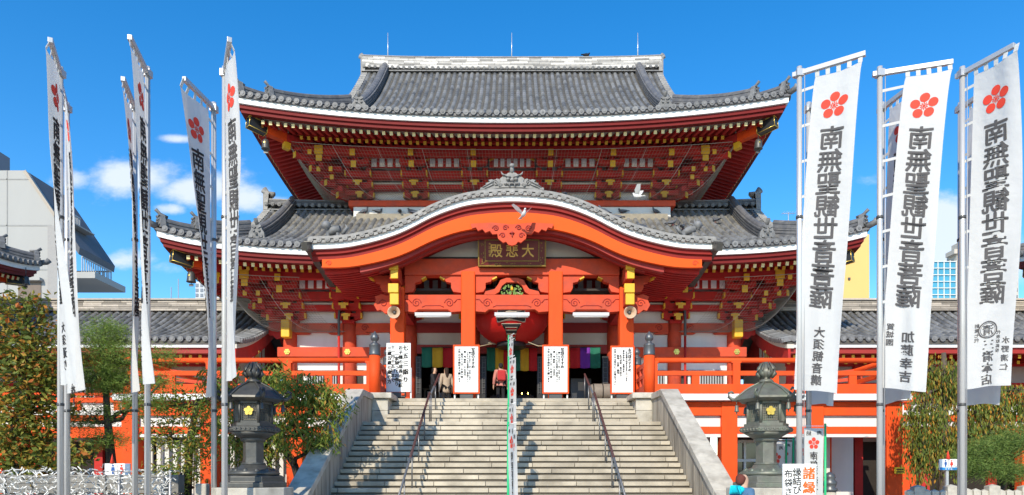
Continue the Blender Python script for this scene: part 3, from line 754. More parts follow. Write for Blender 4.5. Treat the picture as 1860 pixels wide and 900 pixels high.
# demon-face ridge ornament over the porch
m = MB(); zt = kz(0)+.38
out = [(-.62,0),(-.66,.20),(-.56,.30),(-.62,.44),(-.48,.56),(-.34,.62),(-.2,.74),(0,.78),(.2,.74),(.34,.62),(.48,.56),(.62,.44),(.56,.30),(.66,.20),(.62,0)]
m.extr(out, lambda a, c, q: Vector((a, q, zt+c)), 23.28, 23.5)
for s_ in (-1, 1):
    wing = [(.55,.0),(.60,.42),(.78,.48),(.90,.36),(1.02,.44),(1.2,.40),(1.12,.30),(1.36,.24),(1.26,.14),(1.46,.06),(1.62,.0),(1.64,-.1),(1.1,-.08),(.6,0)]
    m.extr([(s_*a, c) for a, c in wing], lambda a, c, q: Vector((a, q, zt+c)), 23.32, 23.46)
    m.tube(spiral(s_*.82, zt+.24, .17, 1.6, s_, 23.30), .035, 6); m.tube(spiral(s_*.60, zt+.12, .10, 1.4, -s_, 23.27), .03, 6)
    m.tube([(s_*.95, 23.30, zt+.34), (s_*1.2, 23.3, zt+.2), (s_*1.5, 23.3, zt+.02)], [.05,.04,.02], 6)
    m.tube([(s_*.95, 23.29, zt+.18), (s_*1.15, 23.3, zt+.08), (s_*1.4, 23.3, zt-.03)], [.04,.035,.02], 6)
    m.lathe([(.0,-.10),(.09,-.05),(.11,0),(.09,.05),(0,.10)], (s_*.20, 23.26, zt+.40), 10)          # eye
    m.tube([(s_*.06, 23.22, zt+.50), (s_*.22, 23.2, zt+.54), (s_*.38, 23.24, zt+.62)], [.05,.05,.03], 6)    # brow
    m.tube([(s_*.40, 23.26, zt+.6), (s_*.5, 23.26, zt+.68), (s_*.56, 23.26, zt+.80)], [.06,.045,.015], 6)  # horn
    m.lathe([(0,-.08),(.08,-.04),(.10,0),(.08,.04),(0,.08)], (s_*.32, 23.26, zt+.18), 10)
    m.tube([(s_*.12, 23.22, zt+.18), (s_*.14, 23.2, zt+.08), (s_*.13, 23.2, zt+.0)], [.035,.03,.008], 6)   # fang
m.lathe([(0,-.10),(.09,-.06),(.12,0),(.09,.06),(0,.10)], (0, 23.2, zt+.33), 10)
m.tube([(-.24, 23.23, zt+.14), (0, 23.2, zt+.18), (.24, 23.23, zt+.14)], .04, 6)
m.tube([(0, 23.55, zt+.7), (0, 23.35, zt+.82), (0, 23.2, zt+1.02)], [.12,.12,.10], 10); m.lathe([(0,-.12),(.1,-.07),(.13,0),(.1,.07),(0,.12)], (0, 23.18, zt+1.05), 12)
piv = Vector((0, 23.4, zt)); m.v = [Vector((p.x*.66, piv.y+(p.y-piv.y)*.8, kz(0)+.33+(p.z-zt)*.66)) for p in m.v]
m.build('ridge_ornament', CLAYL, porch)
m = MB(); m.sweep([(0, 23.5+i*.5, kz(0)+.2) for i in range(10)], ridge_profile(.5, .5, 5)); m.build('ridge', RIDGE, porch)
# small lion tiles at the ends of the arch
for s_ in (-1, 1):
    m = MB(); bx, bz = s_*6.0, kz(6.0)+.32
    m.tube([(bx-.25, 23.5, bz+.08), (bx, 23.45, bz+.22), (bx+.2, 23.42, bz+.26)], [.10,.15,.11], 8); m.lathe([(0,-.16),(.12,-.1),(.16,0),(.12,.1),(0,.16)], (bx+s_*.26, 23.4, bz+.36), 10)
    for k in range(7): a = k*.9; m.tube([(bx+s_*.2, 23.42, bz+.34), (bx+s_*.2+.26*math.cos(a), 23.42, bz+.36+.24*math.sin(a))], [.06,.01], 5)
    for q in (-.2, .12): m.tube([(bx+q, 23.4, bz+.1), (bx+q, 23.38, bz-.16)], [.06,.05], 6)
    m.tube([(bx-s_*.25, 23.5, bz+.1), (bx-s_*.42, 23.5, bz+.32), (bx-s_*.30, 23.5, bz+.5)], [.07,.06,.02], 6)
    m.build('lion_tile', RIDGEO, porch)
# hanging fish board (gegyo) under the middle of the arch
out = [(-1.4,.14),(-1.35,-.02),(-1.22,.02),(-1.15,-.10),(-1.0,-.04),(-.9,-.16),(-.75,-.10),(-.66,-.22),(-.5,-.20),(-.47,-.36),(-.3,-.50),(-.2,-.46),(-.13,-.56),(0,-.60),(.13,-.56),(.2,-.46),(.3,-.50),(.47,-.36),(.5,-.20),(.66,-.22),(.75,-.10),(.9,-.16),(1.0,-.04),(1.15,-.10),(1.22,.02),(1.35,-.02),(1.4,.14),(.7,.18),(0,.12),(-.7,.18)]
zg = kz(0)-.98
m = MB(); m.extr(out, lambda a, c, q: Vector((a, q, zg+c)), 23.44, 23.54); gg = m.build('pendant_board', VERMD, porch)
m = MB()
for s_ in (-1, 1):
    m.tube(spiral(s_*.55, zg-.02, .11, 1.5, s_, 23.435), .022, 5); m.tube(spiral(s_*.22, zg-.0, .10, 1.4, -s_, 23.435), .022, 5); m.tube(spiral(s_*.32, zg-.26, .10, 1.3, s_, 23.435), .022, 5)
m.lathe([(.09,0),(.09,.03)], (0, 23.44, zg-.2), 6); m.bar((0,23.43,zg-.3),(0,23.43,zg-.12),.1,.03)
m.build('carved_scroll', REDD, gg)
# tympanum, tie beams, columns
m = MB(); xs = [lerp(-3.7, 3.7, i/40) for i in range(41)]
m.extr([(x, kz(x)-.70) for x in xs]+[(3.7, 9.5), (-3.7, 9.5)], lambda a, c, q: Vector((a, q, c)), PY-.02, PY+.06); m.build('tympanum', CREAM, hall)
m = MB(); m.box(-.85, .85, PY-.10, PY-.02, 9.5, 10.3); m.build('plaque_backing', DARK, hall)
m = MB(); m.box(-3.85, 3.85, PY-.22, PY+.22, 8.84, 9.43); m.build('tie_beam', VERMD, hall, bevel=.03)
m = MB(); m.box(-3.8, 3.8, PY-.14, PY+.14, 9.433, 9.51); m.build('cover_strip', DARK, hall)
for x in (-4.1, -1.565, 1.565, 4.1):
    m = MB(); m.box(-.255, .255, -.255, .255, 0.12, 4.75 if abs(x) < 2 else 4.2); m.build('porch_column', VERM, hall, at=(x, PY, FL), bevel=.05)
    m = MB(); m.box(-.36, .36, -.36, .36, 0, .14); m.build('column_base', GRANL, hall, at=(x, PY, FL), bevel=.02)
for x0, x1 in ((-4.1, -1.565), (-1.565, 1.565), (1.565, 4.1)):
    a, c = x0+.258, x1-.258
    m = MB(); pr = [(a, 8.15), (c, 8.15), (c, 7.55), (c-.35, 7.52), (c-.48, 7.62), (a+.48, 7.62), (a+.35, 7.52), (a, 7.55)]
    m.extr(pr, lambda p, q, t_: Vector((p, t_, q)), PY-.17, PY+.17); o = m.build('carved_beam', VERMD, hall, bevel=.015)
    m = MB()
    for q, sg in ((a+.42, 1), (c-.42, -1)):
        m.tube(spiral(q, 7.85, .17, 1.7, sg, PY-.176), .017, 5)
        m.tube([(q+sg*.17, PY-.176, 7.85), (q+sg*.28, PY-.176, 7.74), (q+sg*.40, PY-.176, 7.80), (q+sg*.5, PY-.176, 7.80)] if False else [(q-sg*.17, PY-.176, 7.85), (q-sg*.28, PY-.176, 7.98), (q-sg*.40, PY-.176, 7.98)], .017, 5)
    for zz in (7.70,): m.tube([(a+.62, PY-.176, zz), (a+.75, PY-.176, zz+.06), (c-.75, PY-.176, zz+.06), (c-.62, PY-.176, zz)], .014, 5)
    m.build('carved_scroll', REDD, o)
    # boat-shaped bracket arms under the tie beam beside each column
    for q, sg in ((x0, 1), (x1, -1)):
        m = MB(); z = 8.84
        m.extr([(.26,0),(1.0,0),(.96,-.10),(.86,-.12),(.80,-.22),(.62,-.26),(.62,-.44),(.54,-.58),(.26,-.62)], lambda p, r_, t_: Vector((q+sg*p, t_, z+r_)), PY-.14, PY+.14)
        o = m.build('bracket_arm', VERMD, hall, bevel=.012)
        m = MB(); m.bar((q+sg*.86, PY-.02, z-.135), (q+sg*1.02, PY-.02, z-.05), .30, .05); m.build('gold_cap', GOLD, o)
# frog-leg strut with green carving
m = MB(); pr = [(-1.0,0),(-.95,.12),(-.62,.2),(-.5,.36),(-.42,.52),(-.2,.60),(.2,.60),(.42,.52),(.5,.36),(.62,.2),(.95,.12),(1.0,0),(.62,0),(.46,.10),(.36,.32),(.2,.44),(-.2,.44),(-.36,.32),(-.46,.10),(-.62,0)]
m.extr(pr, lambda p, q, t_: Vector((p, t_, 8.15+q)), PY-.18, PY+.02); o = m.build('frog_leg_strut', VERMD, hall)
m = MB(); r2 = random.Random(5)
for k in range(46):
    a = r2.uniform(0, math.pi); rr = r2.uniform(.05, .36); c = Vector((rr*math.cos(a)*1.1, PY-.12, 8.18+rr*math.sin(a))); m.lathe([(0,-.04),(.045,0),(0,.04)], c, 6)
o2 = m.build('leaf_carving', mat('green_carving', (.16,.26,.06), .6, .4, 20), o)
m = MB(); m.lathe([(0,-.05),(.06,-.02),(.05,.04),(0,.12)], (0, PY-.17, 8.34), 8); m.build('gold_flower', GOLD, o)
# stacked yellow noses and side brackets on the corner columns
for s_ in (-1, 1):
    x = s_*4.1
    m = MB(); m.box(x-.20, x+.20, 23.9, PY, 9.10, 9.42); m.box(x-.15, x+.15, 24.1, PY, 8.5, 9.0); m.box(x-.15, x+.15, 24.2, PY, 7.65, 8.3); m.build('beam_nose', VERMD, hall, bevel=.02)
    m = MB(); m.box(x-.21, x+.21, 23.86, 23.9, 9.09, 9.43)
    m.box(x-.16, x+.16, 24.0, 24.1, 8.80, 9.0); m.box(x-.11, x+.15, 24.03, 24.1, 8.5, 8.80)
    m.box(x-.20, x+.16, 24.05, 24.2, 8.02, 8.34); m.box(x-.15, x+.16, 24.1, 24.2, 7.62, 8.02); m.build('gold_cap', GOLD, hall, bevel=.03)
    m = MB(); pr = [(.26,-.32),(.45,-.36),(.62,-.22),(.74,-.26),(.86,-.05),(.78,.12),(.82,.25),(.6,.34),(.4,.28),(.26,.32)]
    m.extr([(x+s_*a, 7.85+c) for a, c in pr], lambda p, q, t_: Vector((p, t_, q)), PY-.1, PY+.08); o = m.build('beam_nose', VERMD, hall)
    m = MB(); m.tube(spiral(x+s_*.52, 7.85, .15, 1.4, s_, PY-.11), .016, 5); m.build('carved_scroll', REDD, o)
    m = MB(); m.extr([(.26,0),(1.0,0),(.96,-.10),(.86,-.12),(.80,-.22),(.62,-.26),(.62,-.44),(.54,-.58),(.26,-.62)], lambda p, r_, t_: Vector((x+s_*p, t_, 8.84+r_)), PY-.14, PY+.14)
    o = m.build('bracket_arm', VERMD, hall); m = MB(); m.bar((x+s_*.86, PY-.02, 8.7), (x+s_*1.08, PY-.02, 8.82), .30, .05); m.build('gold_cap', GOLD, o)
    m = MB(); m.box(x-.2, x+.2, PY+.26, 28, 7.7, 8.1); m.box(x-.2, x+.2, PY+.26, 28, 8.84, 9.3); m.build('side_beam', RED, hall)
    m = MB(); m.box(x-.12, x+.12, PY-.12, PY+.12, 8.42, 9.3); m.build('post_head', VERMD, hall)
    # valley gutter along the porch roof and its downpipe
    m = MB(); gx = s_*6.86; n = 16
    for i in range(n):
        y0, y1 = lerp(23.2, 27.9, i/n), lerp(23.2, 27.9, (i+1)/n)-.03; z0 = 9.40-i*.034
        m.bar((gx, y0, z0), (gx, y1, z0-.034), .22, .24); m.box(gx-.12, gx+.12, y1-.02, y1+.05, z0-.15, z0+.12)
    m.bar((gx, 23.1, 9.45), (gx, 23.2, 9.2), .2, .5)
    o = m.build('gutter', mat('copper_gutter', (.085,.08,.07), .5, .25, 5, metal=.4), hall)
    m = MB(); m.tube([(gx-s_*.0, 27.6, 8.85), (gx-s_*.02, 27.55, 8.5), (s_*6.85, 27.45, 7.9), (s_*6.85, 27.45, 7.2)], .055, 8); m.build('downpipe', DGREY, hall)
    m = MB(); m.tube([(s_*6.85, 27.45, 7.2), (s_*6.85, 27.45, FL)], .05, 8); m.build('downpipe', RED, hall)

# porch floor
m = MB(); m.box(-4.4, 4.4, 23.01, 27.9, 3.5, FL); m.build('porch_floor', STONE, hall)

# ================================================================== TERRACE with vermilion railing
ter = thing('raised_terrace', 'raised terrace with vermilion railing, white edge and red posts round the temple hall', 'terrace', (0, 24, 0))
DY = 22.2
for s_ in (-1, 1):
    m = MB(); m.box(s_*4.47, s_*12.8, DY, 30, 4.08, 4.285); o = m.build('deck_slab', WHITE, ter, bevel=.01)
    m = MB(); m.box(s_*4.6, s_*12.6, DY+.30, DY+.62, 3.62, 4.06); m.box(s_*4.6, s_*12.6, DY+.36, DY+.6, 3.03, 3.26); m.build('edge_beam', VERMD if 0 else VERM, ter)
    m = MB(); m.box(s_*4.6, s_*12.5, DY+.42, DY+.6, 3.262, 3.618); m.box(s_*4.6, s_*12.5, DY+.38, DY+.6, 2.92, 3.028); m.build('white_band', PLAST, ter)
    for x in (7.05, 9.85, 12.4):
        m = MB(); m.box(-.26, .26, -.26, .26, 0, 4.07); m.build('post', VERM, ter, at=(s_*x, DY+.52, 0), bevel=.03)
    for x in (11.2,):
        m = MB(); m.box(-.26, .26, -.26, .26, 0, 4.07); m.build('post', VERM, ter, at=(s_*x, DY+2.9, 0), bevel=.03)
    # rails
    X0, X1 = 4.4, 12.15; ry = DY+.12
    m = MB(); m.tube([(s_*X0, ry, 5.37), (s_*(X1+.35), ry, 5.37)], .085, 10); m.tube([(s_*X1, ry-.3, 5.37), (s_*X1, 28, 5.37)], .085, 10)
    o = m.build('top_rail', VERM, ter)
    m = MB(); m.box(s_*X0, s_*(X1+.25), ry-.06, ry+.06, 4.88, 5.03); m.box(s_*(X1-.06), s_*(X1+.06), ry+.07, 28, 4.88, 5.03); m.build('middle_rail', VERM, ter, bevel=.01)
    m = MB(); m.box(s_*X0, s_*(X1+.3), ry-.11, ry+.11, 4.29, 4.60); m.box(s_*(X1-.11), s_*(X1+.11), ry+.12, 28, 4.29, 4.60); m.build('bottom_rail', VERMD if 0 else VERM, ter, bevel=.01)
    for x in (4.55, 7.2, 9.7, 12.15):
        m = MB(); m.box(-.115, .115, -.10, .10, 0, 1.0); m.box(-.16, .16, -.08, .08, .99, 1.06); m.build('railing_post', VERM, ter, at=(s_*x, ry, 4.29), bevel=.008)
    for x in (5.9, 8.45, 10.95):
        m = MB(); m.box(-.12, .12, -.05, .05, .30, .60); m.build('railing_stud', VERM, ter, at=(s_*x, ry, 4.29))
    # under the terrace: recessed walls
    if s_ < 0:
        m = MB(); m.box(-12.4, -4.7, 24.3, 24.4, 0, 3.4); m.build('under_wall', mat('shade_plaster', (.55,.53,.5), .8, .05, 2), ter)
        m = MB(); x = -12.0
        while x < -5.0:
            if not (-9.3 < x < -8.6): m.box(x, x+.13, DY+.7, DY+.78, 0.2, 2.9)
            x += .27
        m.build('slat_screen', mat('pale_slats', (.62,.60,.53), .7, .06, 4, isl=.08), ter)
    else:
        for wx0, wx1, wy0 in ((4.7, 6.75, 23.6), (9.95, 12.4, 25.2), (10.25, 11.0, 24.0)):
            m = MB(); m.box(wx0, wx1, wy0, wy0+.2, 0, 3.5); m.build('under_wall', PLAST, ter)
        m = MB(); m.box(7.35, 9.6, 24.2, 24.25, 0, 3.3); o = m.build('glass_door', GLASS, ter)
        m = MB()
        for x in (7.35, 8.1, 8.85, 9.55): m.box(x-.04, x+.04, 24.12, 24.19, 0, 2.9)
        for z in (2.2, 2.86, .9): m.box(7.35, 9.6, 24.10, 24.118, z-.05, z+.05)
        m.build('door_frame', ALU, o)
        m = MB(); m.box(9.62, 10.2, 23.8, 24.3, 0, 3.2); m.build('pier', mat('grey_render', (.34,.34,.34), .8), ter)
        m = MB(); m.box(5.95, 6.25, 23.5, 23.58, 0, 3.0); o = m.build('side_door', DGREY, ter)
# newel posts with dark metal onion caps
def newel(x, y, h, r, base):
    m = MB(); m.lathe([(r, 0), (r, h)], (0,0,0), 20); o = m.build('newel_post', VERM, ter, at=(x, y, base))
    m = MB(); k = r/.17; m.lathe([(r*1.04, 0), (r*1.08, .03), (r*1.04, .06), (r*1.0, .30*k), (r*1.06, .32*k), (r*.9, .36*k), (r*.45, .40*k), (r*.42, .44*k), (r*.72, .49*k), (r*.80, .55*k), (r*.66, .63*k), (r*.3, .70*k), (.01, .76*k)], (0,0,h), 20)
    m.build('onion_cap', CAPM, o, at=(x, y, base))
for s_ in (-1, 1):
    newel(s_*4.39, 22.2, 1.22, .175, 4.285); newel(s_*4.36, 24.2, 1.28, .14, FL)
    m = MB(); x = s_*4.37
    m.bar((x, 22.35, 5.3), (x, 24.1, 5.3), .10, .14); m.bar((x, 22.35, 4.95), (x, 24.1, 4.95), .10, .12); m.bar((x, 22.35, 4.5), (x, 24.1, 4.5), .14, .26)
    for q in (22.9, 23.5): m.box(x-.05, x+.05, q-.06, q+.06, 4.5, 5.3)
    m.build('return_rail', VERMD, ter)

# ================================================================== STONE STAIRS
st = thing('stone_staircase', 'broad pale stone staircase with sloping granite side walls below the porch', 'stairs', (0, 17, 0))
RISE, GO = .1605, .302
steps = []                       # (z_top, y_front, half width)
z = FL; y = 23.0; 
for k in range(6): steps.append((z, y, 3.94)); z -= RISE; y -= GO
z_land = z; y_land = 20.6; steps.append((z, y_land, 4.43)); z -= RISE; y = y_land-GO
while z > .02:
    steps.append((z, y, 4.43)); z -= RISE; y -= GO
r3 = random.Random(11)
def step_z(yq):                  # height of the stair surface at depth yq on the centre line
    for zt, yf, hw in steps:
        if yq >= yf: return zt
    return 0
prevy = 24.0
for i, (zt, yf, hw) in enumerate(steps):
    m = MB(); x = -hw-r3.random()*.9; yb = (steps[i-1][1] if i else 23.6)+.06
    while x < hw:
        x1 = x+1.05+r3.random()*.25; a, c = max(x, -hw), min(x1, hw)-.012
        if c > a+.05: m.box(a, c, yf, yb, zt-.105, zt)
        x = x1
    o = m.build('step', STONE, st, bevel=.008)
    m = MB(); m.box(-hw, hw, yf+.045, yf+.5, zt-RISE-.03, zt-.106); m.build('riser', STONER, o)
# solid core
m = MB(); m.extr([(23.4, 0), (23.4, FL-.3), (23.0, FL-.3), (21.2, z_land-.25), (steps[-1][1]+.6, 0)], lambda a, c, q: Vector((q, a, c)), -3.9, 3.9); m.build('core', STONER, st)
SL = RISE/GO
def cheek(s_):
    x0, x1 = s_*4.435, s_*4.86
    def stack(q0, q1):           # stair line + height
        pass
    yT = 20.5; zT = 4.16; yB = 14.0; zB = zT-(yT-yB)*SL
    m = MB()
    # wall in vertical slabs so the joints show
    cuts = [yB+i*(yT-yB)/9 for i in range(10)]
    for a, c in zip(cuts, cuts[1:]):
        za = zT-(yT-a)*SL; zc = zT-(yT-c)*SL
        m.extr([(a, -.2), (c-.02, -.2), (c-.02, zc-.13), (a, za-.13)], lambda p, q, t_: Vector((t_, p, q)), x0, x1)
    for a, c in ((yT, 21.3), (21.3, 22.15)):
        m.extr([(a, 0), (c-.008, 0), (c-.008, zT-.08), (a, zT-.13)], lambda p, q, t_: Vector((t_, p, q)), x0, x1)
    o = m.build('cheek_wall', GRAN, st, bevel=.01)
    m = MB(); xa, xb = x0-s_*.05, x1+s_*.05
    cuts = [yB+i*(yT-yB)/6 for i in range(7)]
    for a, c in zip(cuts, cuts[1:]):
        za = zT-(yT-a)*SL; zc = zT-(yT-c)*SL
        m.extr([(a, za-.14), (c-.008, zc-.14), (c-.008, zc+.06), (a, za+.06)], lambda p, q, t_: Vector((t_, p, q)), xa, xb)
    m.extr([(yT, zT-.14), (yT, zT+.06), (21.9, zT+.09), (21.9, zT-.10)], lambda p, q, t_: Vector((t_, p, q)), xa, xb)
    m.build('coping', GRANL, o, bevel=.015)
    m = MB(); p0, p1 = s_*3.93, s_*4.434
    m.box(p0, p1, 21.95, 23.0, 3.1, 3.72); m.box(p0, p1, 21.97, 23.0, 3.728, 4.11)
    m.box(s_*3.80, s_*4.80, 21.86, 23.1, 4.112, 4.285); m.build('pedestal', GRANL, st, bevel=.015)
for s_ in (-1, 1): cheek(s_)

RAILM = mat('worn_rail_steel', (.20, .195, .19), .35, .1, 5, metal=.6)
# stainless handrails
def handrail(label, x, ya, yb, wrap):
    h = thing('handrail', label, 'handrail', (x, ya, step_z(ya)), 'handrails on the stone stairs')
    za = steps_line(ya)+.88; zb = steps_line(yb)+.88
    m = MB(); m.tube([(x, ya, za-.12), (x, ya, za), (x, yb, zb), (x, yb+.05, zb-.06)] if False else [(x, ya, za), (x, yb, zb)], .028, 10); o = m.build('rail', RAILM, h)
    if wrap:
        m = MB(); n = int((yb-ya)/.05); a = Vector((x, lerp(ya, yb, .35), lerp(za, zb, .35))); b = Vector((x, yb, zb)); m2 = MB()
        n = 60
        for i in range(n):
            p, q = a.lerp(b, i/n), a.lerp(b, (i+.62)/n); m.tube([p, q], .034, 8)
        m.build('spiral_wrap', mat('maroon_wrap', (.10,.035,.03), .6), o)
    k = max(2, int((yb-ya)/1.15)+1)
    for i in range(k):
        yq = lerp(ya+.04, yb-.04, i/(k-1)); zt = lerp(za, zb, (yq-ya)/(yb-ya)); m = MB()
        m.tube([(0, 0, 0), (0, 0, zt-step_z(yq))], .019, 8); m.build('post', RAILM, h, at=(x, yq, step_z(yq)))
    return h
def steps_line(yq):
    if yq >= 21.188: return FL-(23.0-yq)*SL if yq < 23 else FL
    if yq >= y_land: return z_land
    return z_land-(y_land-yq)*SL
for s_, nm in ((-1, 'left'), (1, 'right')):
    handrail(f'long sloping steel handrail on the lower flight, on the {nm} side of the stairs', s_*2.46, 14.6, y_land+.15, True)
    handrail(f'short steel handrail on the upper flight, on the {nm} side of the stairs', s_*2.46, 21.05, 23.5, True)

# ================================================================== WINGS (side corridors)
def wing(s_, label):
    wg = thing('side_building', label, 'building', (s_*20, 30, 0))
    ex0, ex1 = 10.1, 36.0; yE, yR, zE, zR = 25.2, 29.8, 6.62, 8.75
    b = .055; a = (zR-zE)/(yR-yE)-b*(yR-yE)
    def zf(y): q = y-yE; return zE+a*q+b*q*q
    def flare(x, y): return 0.0
    t = MB(); pan = MB(); en = MB(); x = ex0+.12; k = 15
    while x < ex1:
        for j in range(k):
            y0, y1 = lerp(yE, yR, j/k), lerp(yE, yR, (j+1)/k)+.02; vs = []
            for yy_, rr in ((y0, .095), (y1, .083)):
                for q in range(6): an = math.pi*q/5; vs.append((s_*x+rr*math.cos(an), yy_, zf(yy_)+.015+rr*math.sin(an)))
            t.add(vs, [(q, q+1, q+7, q+6) for q in range(5)]+[(0,5,4,3,2,1)], True)
        for j in range(k):
            y0, y1 = lerp(yE, yR, j/k), lerp(yE, yR, (j+1)/k)
            pan.add([(s_*(x-.01), y0, zf(y0)+.03), (s_*(x+.31), y0, zf(y0)+.03), (s_*(x+.31), y1, zf(y1)), (s_*(x-.01), y1, zf(y1)),], [(0,1,2,3)], False)
        en.tube([(s_*x, yE, zE+.02), (s_*x, yE-.07, zE+.02)], .108, 10, True, False); en.tube([(s_*x, yE-.07, zE+.02), (s_*x, yE-.085, zE+.02)], .055, 8, True, False)
        x += .30
    ro = pan.build('roof', TILEP, wg, fixn=False); t.build('round_tiles', TILE, ro, fixn=False); en.build('tile_ends', TILEE, ro)
    m = MB(); ys = [lerp(yE, yR, i/14) for i in range(15)]
    m.extr([(y, zf(y)-.02) for y in ys]+[(2*yR-y, zf(y)-.02) for y in reversed(ys[:-1])]+[(2*yR-y, zf(y)-.16) for y in ys[:-1]]+[(y, zf(y)-.16) for y in reversed(ys)], lambda p, q, t_: Vector((s_*t_, p, q)), ex0-.1, ex1); m.build('roof_slab', TILEP, ro)
    m = MB(); m.box(s_*(ex0-.05), s_*ex1, yE+.05, yE+.2, zE-.28, zE-.06); m.build('eave_board', WHITE, ro)
    m = MB(); m.box(s_*ex0, s_*ex1, yE+.14, yE+.4, zE-.48, zE-.283); m.build('fascia', REDD, ro)
    m = MB(); tp = MB(); x = ex0+.3
    while x < ex1:
        m.bar((s_*x, yE+.35, zE-.56), (s_*x, yE+2.0, zE-.1), .10, .12); tp.cbox((s_*x, yE+.335, zE-.565), (.105, .02, .125))
        m.bar((s_*x, yE+.9, zE-.68), (s_*x, yE+2.2, zE-.4), .10, .12); tp.cbox((s_*x, yE+.885, zE-.685), (.105, .02, .125)); x += .36
    o = m.build('rafters', RED, ro); tp.build('rafter_tips', GOLD, o)
    # pale ridge of stacked flat tiles
    m = MB(); r2 = random.Random(9+s_)
    for k in range(5):
        x = ex0-.1-r2.random()*.5
        while x < ex1:
            x1 = x+.6+r2.random()*.6; a0 = max(x, ex0-.1); m.box(s_*a0, s_*(x1-.015), yR-.34+.02*(k%2)+.012*k, yR+.34, zR-.05+k*.09, zR-.05+(k+1)*.09-.014); x = x1
    m.box(s_*(ex0-.15), s_*ex1, yR-.36, yR+.36, zR+.40, zR+.47)
    ro2 = m.build('ridge', RIDGEC, ro)
    m = MB(); onigawara(m, (s_*(ex0-.15), yR, zR-.1), (-s_, 0, 0), .7, .8); m.build('ridge_end_tile', RIDGEO, ro)
    # gable end facing the hall: verge tiles, bargeboard with pale strip, striped gable wall
    m = MB()
    for i in range(22):
        y0, y1 = lerp(yE-.05, yR, i/22), lerp(yE-.05, yR, (i+1)/22)-.015
        m.add([(s_*(ex0-.25), y0, zf(y0)-.10), (s_*(ex0+.2), y0, zf(y0)-.02), (s_*(ex0+.2), y1, zf(y1)-.02), (s_*(ex0-.25), y1, zf(y1)-.10), (s_*(ex0-.25), y0, zf(y0)+.06), (s_*(ex0+.2), y0, zf(y0)+.15), (s_*(ex0+.2), y1, zf(y1)+.12), (s_*(ex0-.25), y1, zf(y1)+.03)],
              [(0,3,2,1),(4,5,6,7),(0,1,5,4),(1,2,6,5),(2,3,7,6),(3,0,4,7)], False)
        m.tube([(s_*(ex0-.22), (y0+y1)/2, zf(y0)-.02), (s_*(ex0-.32), (y0+y1)/2, zf(y0)-.04)], .095, 8, True, False)
    m.build('verge_tiles', TILEE, ro)
    for nm, mt, o0, o1, w0, w1 in (('verge_strip', CREAM, -.17, -.32, .0, .25), ('bargeboard', RED, -.33, -.85, .03, .12)):
        m = MB()
        for i in range(14):
            y0, y1 = lerp(yE, yR, i/14), lerp(yE, yR, (i+1)/14)
            for mir in (0, 1):
                A = [(y0, zf(y0)+o0), (y1, zf(y1)+o0), (y1, zf(y1)+o1), (y0, zf(y0)+o1)]
                if mir: A = [(2*yR-p, q) for p, q in A]
                m.extr(A, lambda p, q, t_: Vector((s_*t_, p, q)), ex0+w0-.1, ex0+w1-.1)
        m.build(nm, mt, ro)
    m = MB(); 
    poly = [(y, zf(y)-.4) for y in ys[2:]]+[(2*yR-y, zf(y)-.4) for y in reversed(ys[2:-1])]
    m.extr(poly, lambda p, q, t_: Vector((s_*t_, p, q)), ex0+.62, ex0+.68); o = m.build('gable_wall', RED, wg)
    m = MB()
    for i in range(9):
        y0 = yE+1.2+i*.42; m.extr([(y0, 6.25), (y0+.20, 6.25), (y0+.20, zf(y0)-.62), (y0, zf(y0)-.7)], lambda p, q, t_: Vector((s_*t_, p, q)), ex0+.58, ex0+.615)
    m.build('gable_strips', PLAST, o)
    m = MB(); m.cbox((s_*(ex0+.0), yE+2.3, zf(yE+2.3)-.8), (.06, .35, .5)); m.lathe([(0,-.1),(.12,0),(0,.1)], (s_*(ex0-.03), yE+2.3, zf(yE+2.3)-.8), 8); m.build('gold_boss', GOLDM, ro)
    # walls
    yW = 27.2
    m = MB(); m.box(s_*(ex0+.7), s_*ex1, yW, 32.4, 0, 6.6); w_ = m.build('wall', mat('corridor_wall', (.40,.36,.31), .8, .1, 2), wg)
    m = MB(); x = ex0+.8
    while x < ex1: m.box(s_*(x-.16), s_*(x+.16), yW-.2, yW-.002, 0, 6.35); x += 2.6
    m.build('posts', RED, w_)
    m = MB(); m.box(s_*(ex0+.6), s_*ex1, yW-.15, yW-.003, 5.95, 6.3); m.box(s_*(ex0+.6), s_*ex1, yW-.12, yW-.003, 5.15, 5.3); m.build('beams', RED, w_)
    m = MB(); m.box(s_*(ex0+1), s_*ex1, yW-.03, yW-.004, 4.5, 5.12); m.box(s_*(ex0+1), s_*ex1, yW-.03, yW-.004, .2, 3.0); m.build('openings', DARKIN, w_)
    m = MB(); x = ex0+1.1
    while x < ex1:
        if int(x/2.6)%2 == 0: m.box(s_*x, s_*(x+.07), yW-.09, yW-.04, 4.5, 5.12)
        x += .17
    m.build('window_bars', PLAST, w_)
    # raised gallery in front with rail
    m = MB(); yg = 26.0
    m.box(s_*13.0, s_*ex1, yg, yg+.25, 3.95, 4.12) ; m.box(s_*13.0, s_*ex1, yg+.08, yg+.3, 3.52, 3.70); m.box(s_*13.0, s_*ex1, yg+.1, yg+.3, 4.125, 4.40); m.build('gallery_white', PLAST, wg)
    m = MB(); m.box(s_*13.0, s_*ex1, yg-.03, yg+.2, 4.42, 4.60); m.box(s_*13.0, s_*ex1, yg+.03, yg+.3, 3.72, 3.94); m.box(s_*13.0, s_*ex1, yg+.0, yg+.25, 3.1, 3.5)
    x = 13.4
    while x < ex1: m.box(s_*(x-.11), s_*(x+.11), yg+.04, yg+.095, 4.12, 4.42); x += 1.45
    m.box(s_*13, s_*ex1, yg-.02, yg+.1, 4.68, 4.78)
    m.build('gallery_beam', VERM, wg)
    for x in (14.9, 19.5, 24.0, 28.5):
        m = MB(); m.box(-.3, .3, -.2, .2, 0, 3.1); m.build('post', VERM, wg, at=(s_*x, yg+.3, 0))
